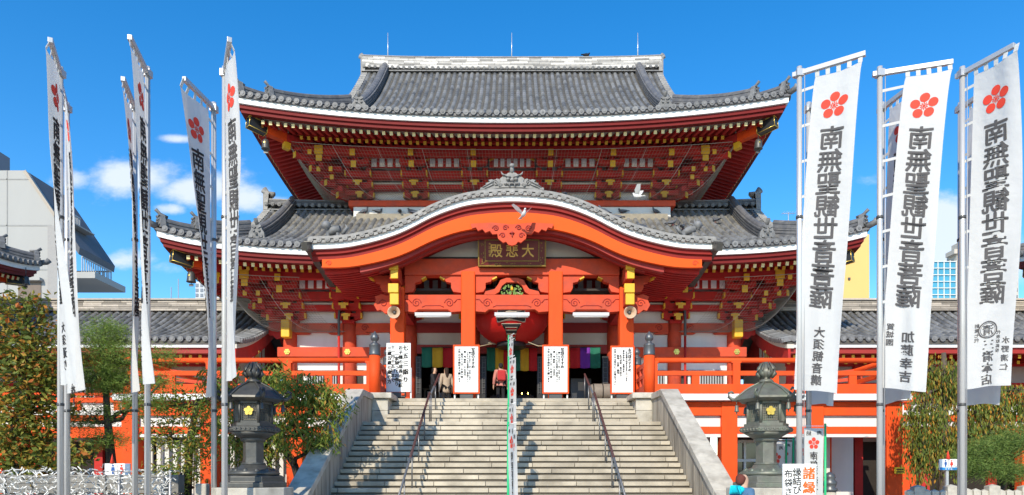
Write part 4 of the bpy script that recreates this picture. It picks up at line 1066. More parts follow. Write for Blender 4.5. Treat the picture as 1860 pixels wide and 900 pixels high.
    # stair railing going up to the gallery
    m = MB()
    for k in range(3): m.bar((s_*9.9, 24.4, 4.55+k*.28), (s_*12.4, 24.6, 4.85+k*.28), .10, .12)
    m.build('sloping_rail', VERMD, wg)
    return wg
wing(-1, 'long tiled side building left of the temple behind the trees')
wing(1, 'long tiled side building right of the temple below the yellow block')

# far pavilions at both picture edges, only their roof corners show
for s_, xc, yc, z0, nm in ((-1, -26.3, 24.5, 10.35, 'left'), (1, 27.4, 24.5, 10.7, 'right')):
    pv = thing('pavilion', f'small temple pavilion at the far {nm} edge with an upturned tiled roof corner', 'pavilion', (xc, yc, 0))
    RF = Roof(6.0, xc, yc, 5.5, z0, .36, .05, .5, 5.0, 3, 1.2)
    roof_parts(RF, 'roof', pv, 1.6, RIDGE, ridge_h=.3, sides=(0, 1, 3))
    m = MB(); m.box(xc-4.2, xc+4.2, yc-3.7, yc+3.7, 0, z0+.3); w_ = m.build('wall', RED, pv)
    m = MB(); m.box(xc-4.0, xc+4.0, yc-3.74, yc-3.702, z0-2.6, z0-1.2); m.build('panel', PLAST, w_)
    for q in (-1, 1):
        m = MB(); m.lathe([(.22, 0), (.22, z0-.2)], (0,0,0), 14); m.build('column', RED, pv, at=(xc+q*4.2, yc-3.8, 0))

# ================================================================== BACKGROUND BUILDINGS
gb = thing('concrete_building', 'pale grey concrete building with slanted dark roof and balconies far left', 'building', (-60, 63, 0))
def gx(px, d): return (px-930)*d/F
def gz(py, d): return EYE+(HZ-py)*d/F
d0, d1 = 60.0, 66.0
xt, zt_ = gx(45, d0), gz(310, d0); xs_, zs_ = gx(106, d0), gz(402, d0)
m = MB(); m.extr([(-95, 0), (-95, zt_), (xt, zt_), (xs_, zs_), (xs_, 0)], lambda p, q, t_: Vector((p, t_, q)), d0, d0+.6); m.build('front_wall', CONC, gb)
m = MB()
for zz, xr_ in ((gz(326, d0), xt+.3), (gz(410, d0), xs_-.6), (gz(490, d0), xs_-.6)): m.box(-95, xr_, d0-.03, d0-.002, zz-.05, zz+.05)
m.box(gx(13, d0)-.05, gx(13, d0)+.05, d0-.03, d0-.004, 0, zt_); m.build('panel_joints', mat('joint_grey', (.3,.3,.29), .8), gb)
m = MB(); m.box(xs_-.9, xs_+.02, d0-.05, d0-.003, 0, zs_-.4); m.build('tiled_strip', mat('grey_wall_tile', (.30,.29,.28), .6, .1, 8), gb)
xe, ze = gx(209, d1), gz(484, d1); xk, zk = gx(130, d1), gz(372, d1)
m = MB(); m.extr([(xt-.1, zt_+.1), (xe, ze), (xe-.1, ze-.6), (xt-.1, zt_-.6)], lambda p, q, t_: Vector((p, t_, q)), d0+.6, d1); rf_ = m.build('slanted_roof', SLATE, gb)
m = MB(); m.bar((xt, d0-.02, zt_-.05), (xs_+.1, d0-.02, zs_-.1), .12, .25); m.build('roof_edge', mat('tan_edge', (.38,.33,.27), .7), rf_)
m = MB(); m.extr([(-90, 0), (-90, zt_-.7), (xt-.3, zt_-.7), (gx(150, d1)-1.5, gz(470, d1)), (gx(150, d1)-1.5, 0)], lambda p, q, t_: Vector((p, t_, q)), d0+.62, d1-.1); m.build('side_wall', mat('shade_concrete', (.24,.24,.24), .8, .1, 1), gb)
for (px0, px1, py, bd) in ((120, 228, 532, 65.5), (118, 172, 428, 64)):
    m = MB(); xa, xb, zz = gx(px0, bd)-3, gx(px1, bd), gz(py, bd)
    m.box(xa, xb, d0+.7, bd, zz, zz+.55 if py > 500 else zz+.1); bo = m.build('balcony', CONC, gb)
    m = MB(); x = xa+2
    zz += .55 if py > 500 else .1
    xr = xb-1.2
    for q in range(14): xx = lerp(xa+2.6, xr, q/13); m.box(xx-.04, xx+.04, bd-.3, bd-.24, zz, zz+1.3)
    for q in range(14): yq = lerp(d0+.8, bd-.3, q/13); m.box(xr-.03, xr+.03, yq-.04, yq+.04, zz, zz+1.3)
    m.box(xa+2.6, xr+.05, bd-.32, bd-.22, zz+1.3, zz+1.42); m.box(xr-.05, xr+.05, d0+.8, bd-.3, zz+1.3, zz+1.42); m.build('balcony_rail', mat('grey_rail', (.36,.37,.38), .5), bo)
m = MB(); m.box(gx(34, d0), gx(75, d0), d0-.06, d0-.01, gz(545, d0), gz(512, d0)); o = m.build('window', mat('brown_window', (.16,.12,.09), .4), gb)
m = MB(); m.box(gx(28, d0), gx(79, d0), d0-.5, d0-.065, gz(512, d0), gz(507, d0)); m.build('window_hood', CONC, o)
gt = thing('grey_tower', 'plain dark grey tower block at the far left edge above the concrete building', 'building', (gx(-40, 85), 88, 0))
m = MB(); m.box(gx(-120, 85), gx(18, 92), 85, 92, 0, gz(240, 85)); o = m.build('wall', mat('blue_grey_wall', (.16,.18,.22), .7, .06, 1), gt)
m = MB(); m.box(gx(-120, 85), gx(18, 92)+.05, 84.9, 84.99, gz(256, 85), gz(240, 85)); m.build('parapet', mat('pale_blue_grey', (.24,.26,.30), .7), gt)
yb = thing('yellow_building', 'plain yellow rendered block rising behind the right roof corner', 'building', (gx(1495, 60), 63, 0))
YEL = mat('yellow_render', (.74, .46, .16), .8, .03, .4)
m = MB(); m.box(gx(1408, 60), gx(1579, 60), 60, 68, 0, gz(426, 60)); m.build('wall', YEL, yb)
m = MB(); m.box(gx(1405, 60), gx(1520, 60), 59.8, 68, gz(426, 60), gz(419, 60)); m.build('parapet', CREAM, yb)
m = MB(); m.box(gx(1528, 60), gx(1533, 60), 59.9, 60-.003, gz(511, 60), gz(496, 60)); m.box(gx(1540, 60), gx(1544, 60), 59.9, 60-.003, gz(509, 60), gz(505, 60)); m.build('window', DGREY, yb)
an = thing('tv_antenna', 'thin television antenna standing on the yellow block', 'antenna', (gx(1432, 62), 62, gz(419, 62)))
m = MB(); x, z = gx(1432, 62), gz(419, 62); zt2 = gz(386, 62); m.tube([(x, 62, z-.5), (x, 62, zt2)], .035, 5)
for q in range(5): m.tube([(x-.5+q*.25, 61.6, zt2-.1), (x-.5+q*.25, 62.4, zt2-.1)], .02, 4)
m.tube([(x-.6, 62, zt2-.1), (x+.6, 62, zt2-.1)], .025, 4); m.build('mast', ALU, an)
bt = thing('glass_tower', 'blue glass office tower far behind the right banners', 'building', (gx(1710, 160), 165, 0))
BGL = mat('blue_glass', (.07, .30, .44), .3, .25, .15, spec=.5)
m = MB(); m.box(gx(1681, 160), gx(1736, 160), 160, 164, 0, gz(476, 160)); m.build('glass_wall', BGL, bt)
m = MB()
for q in range(6): x = gx(lerp(1681, 1736, q/5), 160); m.box(x-.08, x+.08, 159.8, 159.99, 0, gz(474, 160)); 
for q in range(12): z = gz(476+q*12, 160); m.box(gx(1681, 160), gx(1736, 160), 159.7, 159.79, z-.07, z+.07)
m.tube([(gx(1707, 160), 163, gz(478, 160)), (gx(1707, 160), 163, gz(452, 160))], .2, 6); m.box(gx(1703, 160), gx(1711, 160), 162.8, 163.2, gz(452, 160), gz(449, 160)); m.build('mullions', PLAST, bt)
ct = thing('beige_tower', 'beige office tower with banded windows beside the blue glass tower', 'building', (gx(1760, 172), 174, 0))
m = MB(); m.box(gx(1738, 172), gx(1850, 172), 172, 176, 0, gz(458, 172)); m.box(gx(1731, 172), gx(1760, 172), 171.5, 175, gz(462, 172), gz(454, 172)); m.box(gx(1742, 172), gx(1800, 172), 172, 175, gz(454, 172), gz(440, 172)); m.build('wall', mat('beige_wall', (.50,.45,.38), .8), ct)
m = MB()
for q in range(9): z = gz(474+q*13, 172); m.box(gx(1741, 172), gx(1848, 172), 171.9, 171.99, z-.6, z+.3)
m.build('window_bands', mat('window_dark', (.12,.14,.17), .3), ct)
lt = thing('lattice_block', 'far grey grid fronted tower block between the left banners', 'building', (gx(372, 140), 143, 0))
m = MB(); m.box(gx(355, 140), gx(410, 140), 140, 150, 0, gz(512, 140)); m.build('wall', mat('pale_far_grey', (.52,.54,.57), .8), lt)
m = MB()
for i in range(6):
    for j in range(9): x, z = gx(358+i*8.6, 140), gz(519+j*9, 140); m.box(x-.28, x+.28, 139.9, 139.99, z-.3, z+.35)
m.build('windows', mat('window_dark2', (.16,.19,.23), .4), lt)
for px, py0, py1 in ((311, 545, 522), (324, 545, 507)):
    a_ = thing('antenna_mast', f'thin {"taller" if py1 < 515 else "shorter"} antenna mast above the left side building ridge', 'antenna', (gx(px, 90), 90, 20))
    m = MB(); m.tube([(gx(px, 90), 90, 15), (gx(px, 90), 90, gz(py1, 90))], .06, 5); m.build('mast', ALU, a_)

# ================================================================== THINGS ON THE HALL
# lightning rods on the main ridge
for px, nm in ((704.5, 'left end of'), (929.5, 'middle of'), (1158.5, 'right end of')):
    x = gx(px, 35.5); zb = UP.prof(9.3)+.50; lr = thing('lightning_rod', f'thin steel lightning rod on the {nm} the main ridge', 'lightning rod', (x, 35.5, zb), 'lightning rods on the main ridge')
    m = MB(); m.tube([(x, 35.5, zb), (x, 35.5, gz(60, 35.5))], [.028, .012], 6); m.build('rod', STEEL, lr); m = MB(); m.lathe([(.06, 0), (.06, .12), (.03, .2)], (x, 35.5, zb), 8); m.build('base', DGREY, lr)
# corner wind bells
def bell(label, x, y, ztop, h=.62):
    o = thing('wind_bell', label, 'bell', (x, y, ztop-h), 'wind bells under the roof corners')
    r = h*.26; m = MB(); m.lathe([(.01, h*.78), (r*.55, h*.76), (r*.8, h*.66), (r*.9, h*.4), (r, h*.2), (r*1.05, h*.16)], (x, y, ztop-h), 14); b_ = m.build('bell_body', BRONZED, o)
    m = MB(); m.tube([(x, y, ztop-h*.22), (x, y, ztop+.25)], .015, 5); m.build('hanger', DGREY, o)
    m = MB(); m.tube([(x, y, ztop-h*.8), (x, y, ztop-h*.98)], .012, 5); m.cbox((x, y, ztop-h*1.02), (.26*h, .02, .14*h)); m.build('clapper', BRONZED, o)
    m = MB(); m.cbox((x, y-r*.92, ztop-h*.5), (r*.28, .02, r*.3)); m.build('gold_badge', GOLDM, b_)
for s_, nm in ((-1, 'left'), (1, 'right')):
    bell(f'dark bronze bell hanging under the {nm} corner of the upper roof', s_*9.62, 27.1, 14.95)
    bell(f'dark bronze bell hanging under the {nm} corner of the lower roof', s_*11.7, 25.3, 9.25)
bell('small dark bell hanging under the far left pavilion roof', gx(47, 29.0), 29.0, gz(497, 29.0), .55)
# plaque
pq = thing('name_plaque', 'dark red carved plaque with gold characters hung under the porch arch', 'plaque', (0, 24.6, 9.05))
def ptilt(a, b, d=0): return Vector((a+.0, 24.62-.30*((b)/1.05)-d, 9.08+b))
def pbox(m, a0, a1, b0, b1, d0_, d1_):
    vs = [ptilt(a, b, d) for d in (d0_, d1_) for a, b in ((a0,b0),(a1,b0),(a1,b1),(a0,b1))]
    m.add(vs, [(0,1,2,3),(7,6,5,4),(0,4,5,1),(1,5,6,2),(2,6,7,3),(3,7,4,0)], False)
MAR = mat('maroon_lacquer', (.15, .016, .014), .35, .15, 5)
m = MB(); pbox(m, -1.18, 1.18, 0, 1.05, -.08, 0); m.build('board', MAR, pq)
m = MB()
for (a0,a1,b0,b1) in ((-1.2,1.2,0,.045),(-1.2,1.2,1.005,1.05),(-1.2,-1.155,.047,1.003),(1.155,1.2,.047,1.003)): pbox(m, a0, a1, b0, b1, -.09, .05)
for (a0,a1,b0,b1) in ((-.96,.96,.17,.2),(-.96,.96,.85,.88),(-.96,-.93,.202,.848),(.93,.96,.202,.848)): pbox(m, a0, a1, b0, b1, -.01, .03)
r2 = random.Random(2)
for k in range(26):
    a = r2.uniform(-1.15, 1.15); b_ = r2.choice([r2.uniform(.08,.15), r2.uniform(.9,.97)]); pbox(m, a-.02, a+.02, b_-.012, b_+.012, 0, .02)
for k in range(24):
    b_ = r2.uniform(.1, .95); a = r2.choice([-1, 1])*r2.uniform(.99, 1.1); pbox(m, a-.012, a+.012, b_-.02, b_+.02, 0, .02)
m.build('gold_frame', mat('old_gold', (.26,.16,.03), .5, .4, 20, metal=.2), pq)
m = MB(); write_row(m, '殿悲大', 0, .525, .46, .56, lambda a, b: ptilt(a, b, .012), .012); write_col(m, '大須観音', -.78, .8, .1, .12, lambda a, b: ptilt(a, b, .012), .0); m.build('gold_characters', mat('gold_letter', (.72,.47,.10), .4, .05, 5), pq)
m = MB(); m.tube([(-.5,24.4,10.1),(-.5,24.9,10.35)], .02, 5); m.tube([(.5,24.4,10.1),(.5,24.9,10.35)], .02, 5); m.build('hanger', DGREY, pq)
# great red paper lantern
lx, ly, lz = -.03, 26.35, 7.74
pl = thing('paper_lantern', 'huge round red paper lantern with black characters hanging in the porch', 'lantern', (lx, ly, lz-1.1))
RLN = mat('lantern_red', (.56, .013, .010), .5, .10, 3, trans=.12)
m = MB(); pr = []
for i in range(41):
    a = math.pi*(i/40-.5)*.86; pr.append((1.42*math.cos(a)+.03*(1 if i%2 else 0)*math.cos(a), 1.12*math.sin(a)))
m.lathe(pr, (lx, ly, lz), 44); m.build('lantern_body', RLN, pl)
m = MB(); m.lathe([(.52, 0), (.56, .03), (.56, .16), (.50, .2)], (lx, ly, lz-1.22), 28); m.lathe([(.52, 0), (.56, .16)], (lx, ly, lz+1.05), 28); m.tube([(lx, ly, lz+1.1), (lx, ly, 9.4)], .05, 8)
m.lathe([(.01,0),(.10,.06),(.10,.25),(.02,.32)], (lx, ly, lz-1.5), 10); m.build('lantern_rim', BLACK, pl)
def lsurf(a, b, d=0):
    th = math.asin(max(-.96, min(.96, (b)/1.16))); rr = 1.46*math.cos(th)+d; ph = a/1.46
    return Vector((lx+rr*math.sin(ph), ly-rr*math.cos(ph), lz+b))
def lchar(bold, d, s):
    m = MB()
    for ch, yc in (('観', .56), ('音', -.56)):
        v, f = glyph(ch, bold); m.add([lsurf(p[0]*s, yc+p[1]*s*.98, d) for p in v], f, False)
    return m
lchar(.026, .012, 1.22).build('character_outline', mat('pale_outline', (.60,.50,.36), .7), pl); lchar(.008, .022, 1.22).build('character', BLACK, pl)
m = MB(); m.tube([lsurf(-.9, -.75, .3)+Vector((0,0,-.5)), (-.65, 25.6, 6.55), (-1.3, 25.2, 6.35)], .015, 5); m.tube([(.6, 25.6, 6.6), (.95, 25.4, 6.42), (1.3, 25.2, 6.38)], .015, 5); m.build('rope', mat('rope', (.45,.38,.24), .9), pl)
# five-colour curtains
CUR = {'g': (.008,.12,.075), 'y': (.50,.30,.015), 'r': (.42,.008,.012), 'p': (.14,.02,.28), 'w': (.6,.58,.52)}
def curtain(label, x0, x1, z0, z1, seq, y):
    o = thing('temple_curtain', label, 'curtain', ((x0+x1)/2, y, z0), 'five colour curtains in the doorways'); n = len(seq)
    for i, c in enumerate(seq):
        a, b_ = lerp(x0, x1, i/n), lerp(x0, x1, (i+1)/n); m = MB()
        m.grid(lambda u, v: Vector((lerp(a, b_, u), y+.03*math.sin((lerp(a, b_, u))*14)+.012*math.sin(v*5), lerp(z1, z0, v)-.02*math.sin(u*math.pi)*v)), 8, 4)
        q = m.build('cloth_panel', mat('curtain_'+c, CUR[c], .8, .06, 5), o); sm = q.modifiers.new('solid', 'SOLIDIFY'); sm.thickness = .012
    m = MB(); m.tube([(x0-.05, y+.05, z1+.02), (x1+.05, y+.05, z1+.02)], .025, 6); m.build('rod', BLACK, o)
curtain('curtain running from green to purple in the left doorway', -3.58, -1.9, 5.98, 6.75, 'gyrp', 27.5)
curtain('five colour curtain in the middle doorway under the red lantern', -1.0, 1.0, 5.85, 6.75, 'gyrgyr', 27.55)
curtain('curtain with yellow, red, purple and green panels in the right doorway', 1.9, 3.5, 5.95, 6.75, 'yrpg', 27.5)
# fluorescent lamps under the carved beams
for x, w, nm in ((-2.83, 1.3, 'left'), (0, 1.25, 'middle'), (2.83, 1.3, 'right')):
    o = thing('tube_lamp', f'white unlit strip lamp under the {nm} bay of the porch beam', 'lamp', (x, 24.9, 7.38), 'strip lamps under the porch beam')
    m = MB(); m.extr([(-.10,.11),(.10,.11),(.05,.0),(-.05,.0)], lambda a, b_, t_: Vector((t_, 24.9+a, 7.40+b_)), x-w/2, x+w/2); m.build('housing', LAMPW, o)
    m = MB(); m.tube([(x-w/2+.04, 24.9, 7.375), (x+w/2-.04, 24.9, 7.375)], .022, 8); m.build('tube', PAPER, o)
# horn speakers on the corner columns
for s_, nm in ((-1, 'left'), (1, 'right')):
    x = s_*4.13; o = thing('horn_speaker', f'round beige horn loudspeaker on the {nm} porch corner column', 'speaker', (x, 24.4, 7.42), 'horn speakers on the porch columns')
    m = MB(); n = 22; prof_ = [(.05, .0), (.07, -.12), (.12, -.22), (.20, -.30), (.225, -.31), (.19, -.29), (.10, -.18), (.04, -.08)]
    c = Vector((x, 24.55, 7.42)); vs = [c+Vector((r*math.cos(2*math.pi*k/n), yv*1.1, r*math.sin(2*math.pi*k/n)-yv*-.15)) for r, yv in prof_ for k in range(n)]
    m.add(vs, [(i*n+k, i*n+(k+1)%n, (i+1)*n+(k+1)%n, (i+1)*n+k) for i in range(len(prof_)-1) for k in range(n)], True); m.build('horn', mat('beige_enamel', (.52,.36,.24), .5), o, fixn=False)
    m = MB(); m.lathe([(.0,-.06),(.05,-.04),(.06,0),(.05,.04),(0,.06)], c+Vector((0,-.16,-.02)), 10); m.tube([c+Vector((0,0,0)), c+Vector((0,.14,0))], .08, 12); m.build('driver', DGREY, o)
    m = MB(); m.bar(c+Vector((0,.1,-.12)), c+Vector((0,.22,-.12)), .08, .04); m.build('bracket', DGREY, o)
# bird netting strung under the eaves, with its cords
NETM = mat('net_cord', (.30, .27, .22), .9, .1, 5)
def net(rf, label, top, bot, halfw, wy, zt, zb, rng=(-1.5, 1.5)):
    o = thing('bird_net', label, 'net', (0, wy, zb)); m = MB(); cords = MB()
    def P(t, v):                 # t runs round three sides, -1..1 across the front
        q0 = top; X = rf.X-q0; yf = rf.yc-rf.D+q0; xb = halfw; 
        if abs(t) <= 1:
            a = Vector((t*X, yf, zt+rf.lift(rf.X-abs(t*X), 1)*.9)); b_ = Vector((t*xb, wy-.15, zb))
        else:
            s_ = math.copysign(1, t); u = abs(t)-1
            a = Vector((s_*X, yf+u*6, zt+rf.lift(rf.D-abs(yf+u*6-rf.yc), 1)*.9)); b_ = Vector((s_*(xb+.1), wy+u*5, zb))
        p = a.lerp(b_, v); sag = math.sin(math.pi*v)
        p.z -= .55*sag; return p
    n = int(2*halfw/.10); nv = 9; ts = [lerp(-1.5, 1.5, i/(n*3//2)) for i in range(n*3//2+1)]
    ts = [t for t in ts if rng[0] <= t <= rng[1]]
    for t in ts: 
        pts = [P(t, j/nv) for j in range(nv+1)]
        m.tube(pts, .0042, 3, False)
    tt = [rng]
    for k in range(1, 27):
        for a, b_ in tt:
            pts = [P(lerp(a, b_, i/60), k/27) for i in range(61)]; m.tube(pts, .0042, 3, False)
    m.build('mesh', NETM, o, fixn=False)
    for i in range(int(halfw*2/1.25)+1):
        t = -1+2*i/int(halfw*2/1.25)
        if not rng[0] <= t <= rng[1]: continue
        cords.tube([P(t, j/nv)+Vector((0,-.01,0)) for j in range(nv+1)], .010, 4)
    for a, b_ in tt: cords.tube([P(lerp(a, b_, i/60), .0) for i in range(61)], .012, 4); cords.tube([P(lerp(a, b_, i/60), 1) for i in range(61)], .012, 4)
    cords.build('cords', mat('pale_cord', (.42,.38,.33), .8), o)
net(UP, 'fine bird netting strung under the upper eaves', 1.55, .0, 6.75, 30.0, 14.72, 13.45)
net(LO, 'fine bird netting strung under the lower eaves left of the porch', 1.55, .0, 9.1, 28.0, 9.05, 7.45, rng=(-1.5, -.72))
net(LO, 'fine bird netting strung under the lower eaves right of the porch', 1.55, .0, 9.1, 28.0, 9.05, 7.45, rng=(.72, 1.5))

# ================================================================== SIGNBOARDS on the top step
def board(label, x, y, w, h, z0, cols, framed=True, legs=True, yaw=0, ink=INK, title=None):
    o = thing('signboard', label, 'sign', (x, y, FL), None)
    def L_(a, b_, d=0): return Vector((x+a, y-d, z0+b_))
    m = MB(); m.box(x-w/2, x+w/2, y, y+.04, z0, z0+h); m.build('panel', PAPER, o)
    if framed:
        m = MB()
        for a0,a1,b0,b1 in ((-w/2-.05,w/2+.05,-.05,0),(-w/2-.05,w/2+.05,h,h+.05),(-w/2-.05,-w/2,0.001,h-.001),(w/2,w/2+.05,.001,h-.001)): m.box(x+a0, x+a1, y-.02, y+.05, z0+b0, z0+b1)
        m.build('frame', VERM, o)
    m = MB()
    for s_ in (-1, 1): m.box(x+s_*(w/2-.0)-.025, x+s_*(w/2)+.025, y+.051, y+.09, FL, z0+h*.5)
    m.build('legs', PAPER, o)
    m = MB(); m.cbox((x, y+.12, FL+.14), (w*.55, .2, .28)); m.build('weight_box', DGREY, o)
    m = MB()
    for text, cx, yt, sz, pt, bd in cols: write_col(m, text, cx, yt, sz*1.22, pt*1.03, lambda a, b_: L_(a, b_, .006), max(bd, .008), heavy=.03)
    m.build('lettering', ink, o)
    return o
T1 = [('写経のすすめ', .23, 1.50, .105, .112, .012), ('願いを込めて一字一字写します', .12, 1.38, .058, .068, 0), ('どなたでもお気軽にご参加下さい', .045, 1.38, .058, .068, 0), ('一巻 奉納料 千五百円', -.05, 1.5, .07, .085, .006), ('一、毎月十八日 午前十時', -.15, 1.5, .07, .083, .006), ('お申込は寺務所まで願います', -.24, 1.5, .07, .088, .006)]
board('red framed white signboard in front of the inner left porch column', -1.55, 23.55, .80, 1.56, 4.50, T1)
board('white signboard in a red frame in front of the inner right porch column', 1.48, 23.55, .80, 1.56, 4.50, T1)
T2 = [('永代経のすすめ', .25, 1.5, .10, .11, .012), ('ご先祖様の供養を末永く行います', .14, 1.45, .06, .07, 0), ('春秋彼岸会 盂蘭盆会', .04, 1.45, .06, .075, 0), ('一、永代供養 毎月命日', -.06, 1.45, .068, .08, .006), ('一、納骨 位牌 墓地', -.15, 1.45, .068, .08, .006), ('お申込みは受付にてお尋ね下さい', -.25, 1.5, .068, .082, .006)]
board('white signboard in a red frame beside the right newel posts', 3.76, 23.62, .72, 1.54, 4.50, T2)
o7 = board('white unframed signboard with brush lettering beside the left newel posts', -3.86, 23.6, .82, 1.66, 4.52, [('お子様の成長の祈願', .07, 1.58, .12, .155, .014), ('一家揃ってお参り', -.06, 1.35, .12, .14, .012), ('十一月十五日まで', -.19, 1.6, .12, .155, .014), ('三歳五歳七歳の方', -.31, 1.55, .12, .155, .014)], framed=False)
m = MB(); write_col(m, '七五三詣り', .24, 1.63, .20, .27, lambda a, b_: Vector((-3.86+a, 23.594, 4.52+b_)), .022, sl=.08, heavy=.035); m.build('title_lettering', INK, o7)
m = MB(); m.box(-3.86-.3, -3.86-.2, 23.58, 23.598, 4.40, 4.47); m.box(-3.86+.1, -3.86+.2, 23.58, 23.598, 4.40, 4.47); m.box(-4.2, -3.5, 23.62, 23.7, 4.30, 4.34); m.build('red_clips', VERM, o7)
# rolled straw bale and interior objects
ob = thing('offering_box', 'dark wooden offering box in the shaded middle doorway', 'box', (0, 28.6, FL))
m = MB(); m.box(-.9, .9, 28.5, 29.1, FL, FL+.75); m.build('body', DARK, ob, bevel=.02); m = MB()
for q in range(12): m.box(-.8+q*.14, -.74+q*.14, 28.52, 29.08, FL+.752, FL+.80)
m.build('slats', DARK, ob)
dm = thing('wooden_barrel', 'grey weathered barrel lying on its side behind the right stair rail', 'barrel', (2.75+.5, 26.4, FL))
m = MB(); m.tube([(2.95, 26.3, FL+.62), (3.1, 26.3, FL+.62), (3.7, 26.3, FL+.62), (3.9, 26.3, FL+.62)], [.26, .31, .31, .26], 16); m.build('staves', mat('grey_wood', (.22,.19,.16), .8, .2, 6), dm)
m = MB()
for xx in (3.05, 3.4, 3.75): m.tube([(xx, 26.3, FL+.62), (xx+.04, 26.3, FL+.62)], .322, 16)
m.build('hoops', DARK, dm); m = MB(); m.box(3.0, 3.15, 26.1, 26.5, FL, FL+.33); m.box(3.65, 3.8, 26.1, 26.5, FL, FL+.33); m.build('cradle', DARK, dm)
al = thing('altar_shelf', 'dim altar shelf with boxes inside the left doorway', 'shelf', (-3.0, 29.6, FL))
m = MB(); m.box(-3.8, -2.3, 29.4, 29.9, FL+.7, FL+.78); m.box(-3.8, -2.3, 29.4, 29.9, FL+1.1, FL+1.16); m.box(-3.75, -3.65, 29.45, 29.85, FL, FL+1.1); m.box(-2.45, -2.35, 29.45, 29.85, FL, FL+1.1); m.build('frame', mat('shelf_wood', (.12,.09,.06), .7), al)
m = MB(); m.box(-3.6, -3.2, 29.42, 29.8, FL+.785, FL+1.02); m.box(-3.1, -2.6, 29.42, 29.8, FL+.785, FL+.98); m.build('boxes', mat('pale_box', (.35,.33,.30), .8), al)
cabs = thing('notice_cabinet', 'grey cabinet with papers inside the right doorway', 'cabinet', (2.7, 29.0, FL))
m = MB(); m.box(2.45, 3.3, 28.9, 29.4, FL, FL+1.5); cb_ = m.build('body', DGREY, cabs); m = MB(); m.box(2.75, 3.05, 28.87, 28.898, FL+1.0, FL+1.35); m.box(2.5, 2.7, 28.87, 28.898, FL+.6, FL+.9); m.build('papers', mat('tan_paper', (.5,.42,.33), .8), cabs)
for x in (.42, .68):
    o = thing('altar_candle', f'small lit candle deep in the middle doorway, {"left" if x < .5 else "right"} one of two', 'candle', (x, 29.5, FL+.78), 'lit candles in the doorway')
    m = MB(); m.lathe([(.02, 0), (.02, .16)], (x, 29.3, FL+.72), 8); m.lathe([(.08, -.72), (.03, -.66), (.03, -.03), (.07, 0)], (x, 29.3, FL+.72), 10); m.build('stick', DARK, o)
    m = MB(); m.lathe([(.0, 0), (.02, .03), (.012, .06), (0, .10)], (x, 29.3, FL+.885), 8); m.build('flame', mat('flame', (1,.5,.1), .5, emit=((1,.45,.08), 25)), o)

# ================================================================== BANNERS AND FLAGPOLES
def flag_fn(px_, py_, dT, dB, oT, oB, zT, zB, Wd, seed):
    dT = Vector((*dT, 0)).normalized(); dB = Vector((*dB, 0)).normalized(); rr = random.Random(seed); ph = rr.uniform(0, 6); ph2 = rr.uniform(0, 6)
    def fn(u, v, d=0.0):
        e = dT.lerp(dB, min(1, max(0, v))**.8).normalized(); nrm = Vector((-e.y, e.x, 0))
        off = lerp(oT, oB, v**.7); z = lerp(zT, zB, v)-.10*u*v*(1 if seed%2 else -.4)-.02*math.sin(5*u+ph)*v - .03*math.sin(u*math.pi)*(1-v)
        rip = (.04+.05*v)*math.sin(3.0*u+4.5*v+ph)+.036*math.sin(7*u+2.2*v+ph2)*(.3+v)+.016*math.sin(13*u-9*v+ph)*(.4+v)
        lean = .04*math.sin(v*3+ph2)
        rip = rip*min(1, .25+u)
        return Vector((px_, py_, z))+e*(off+u*Wd)+nrm*(rip+lean*u+d)
    return fn
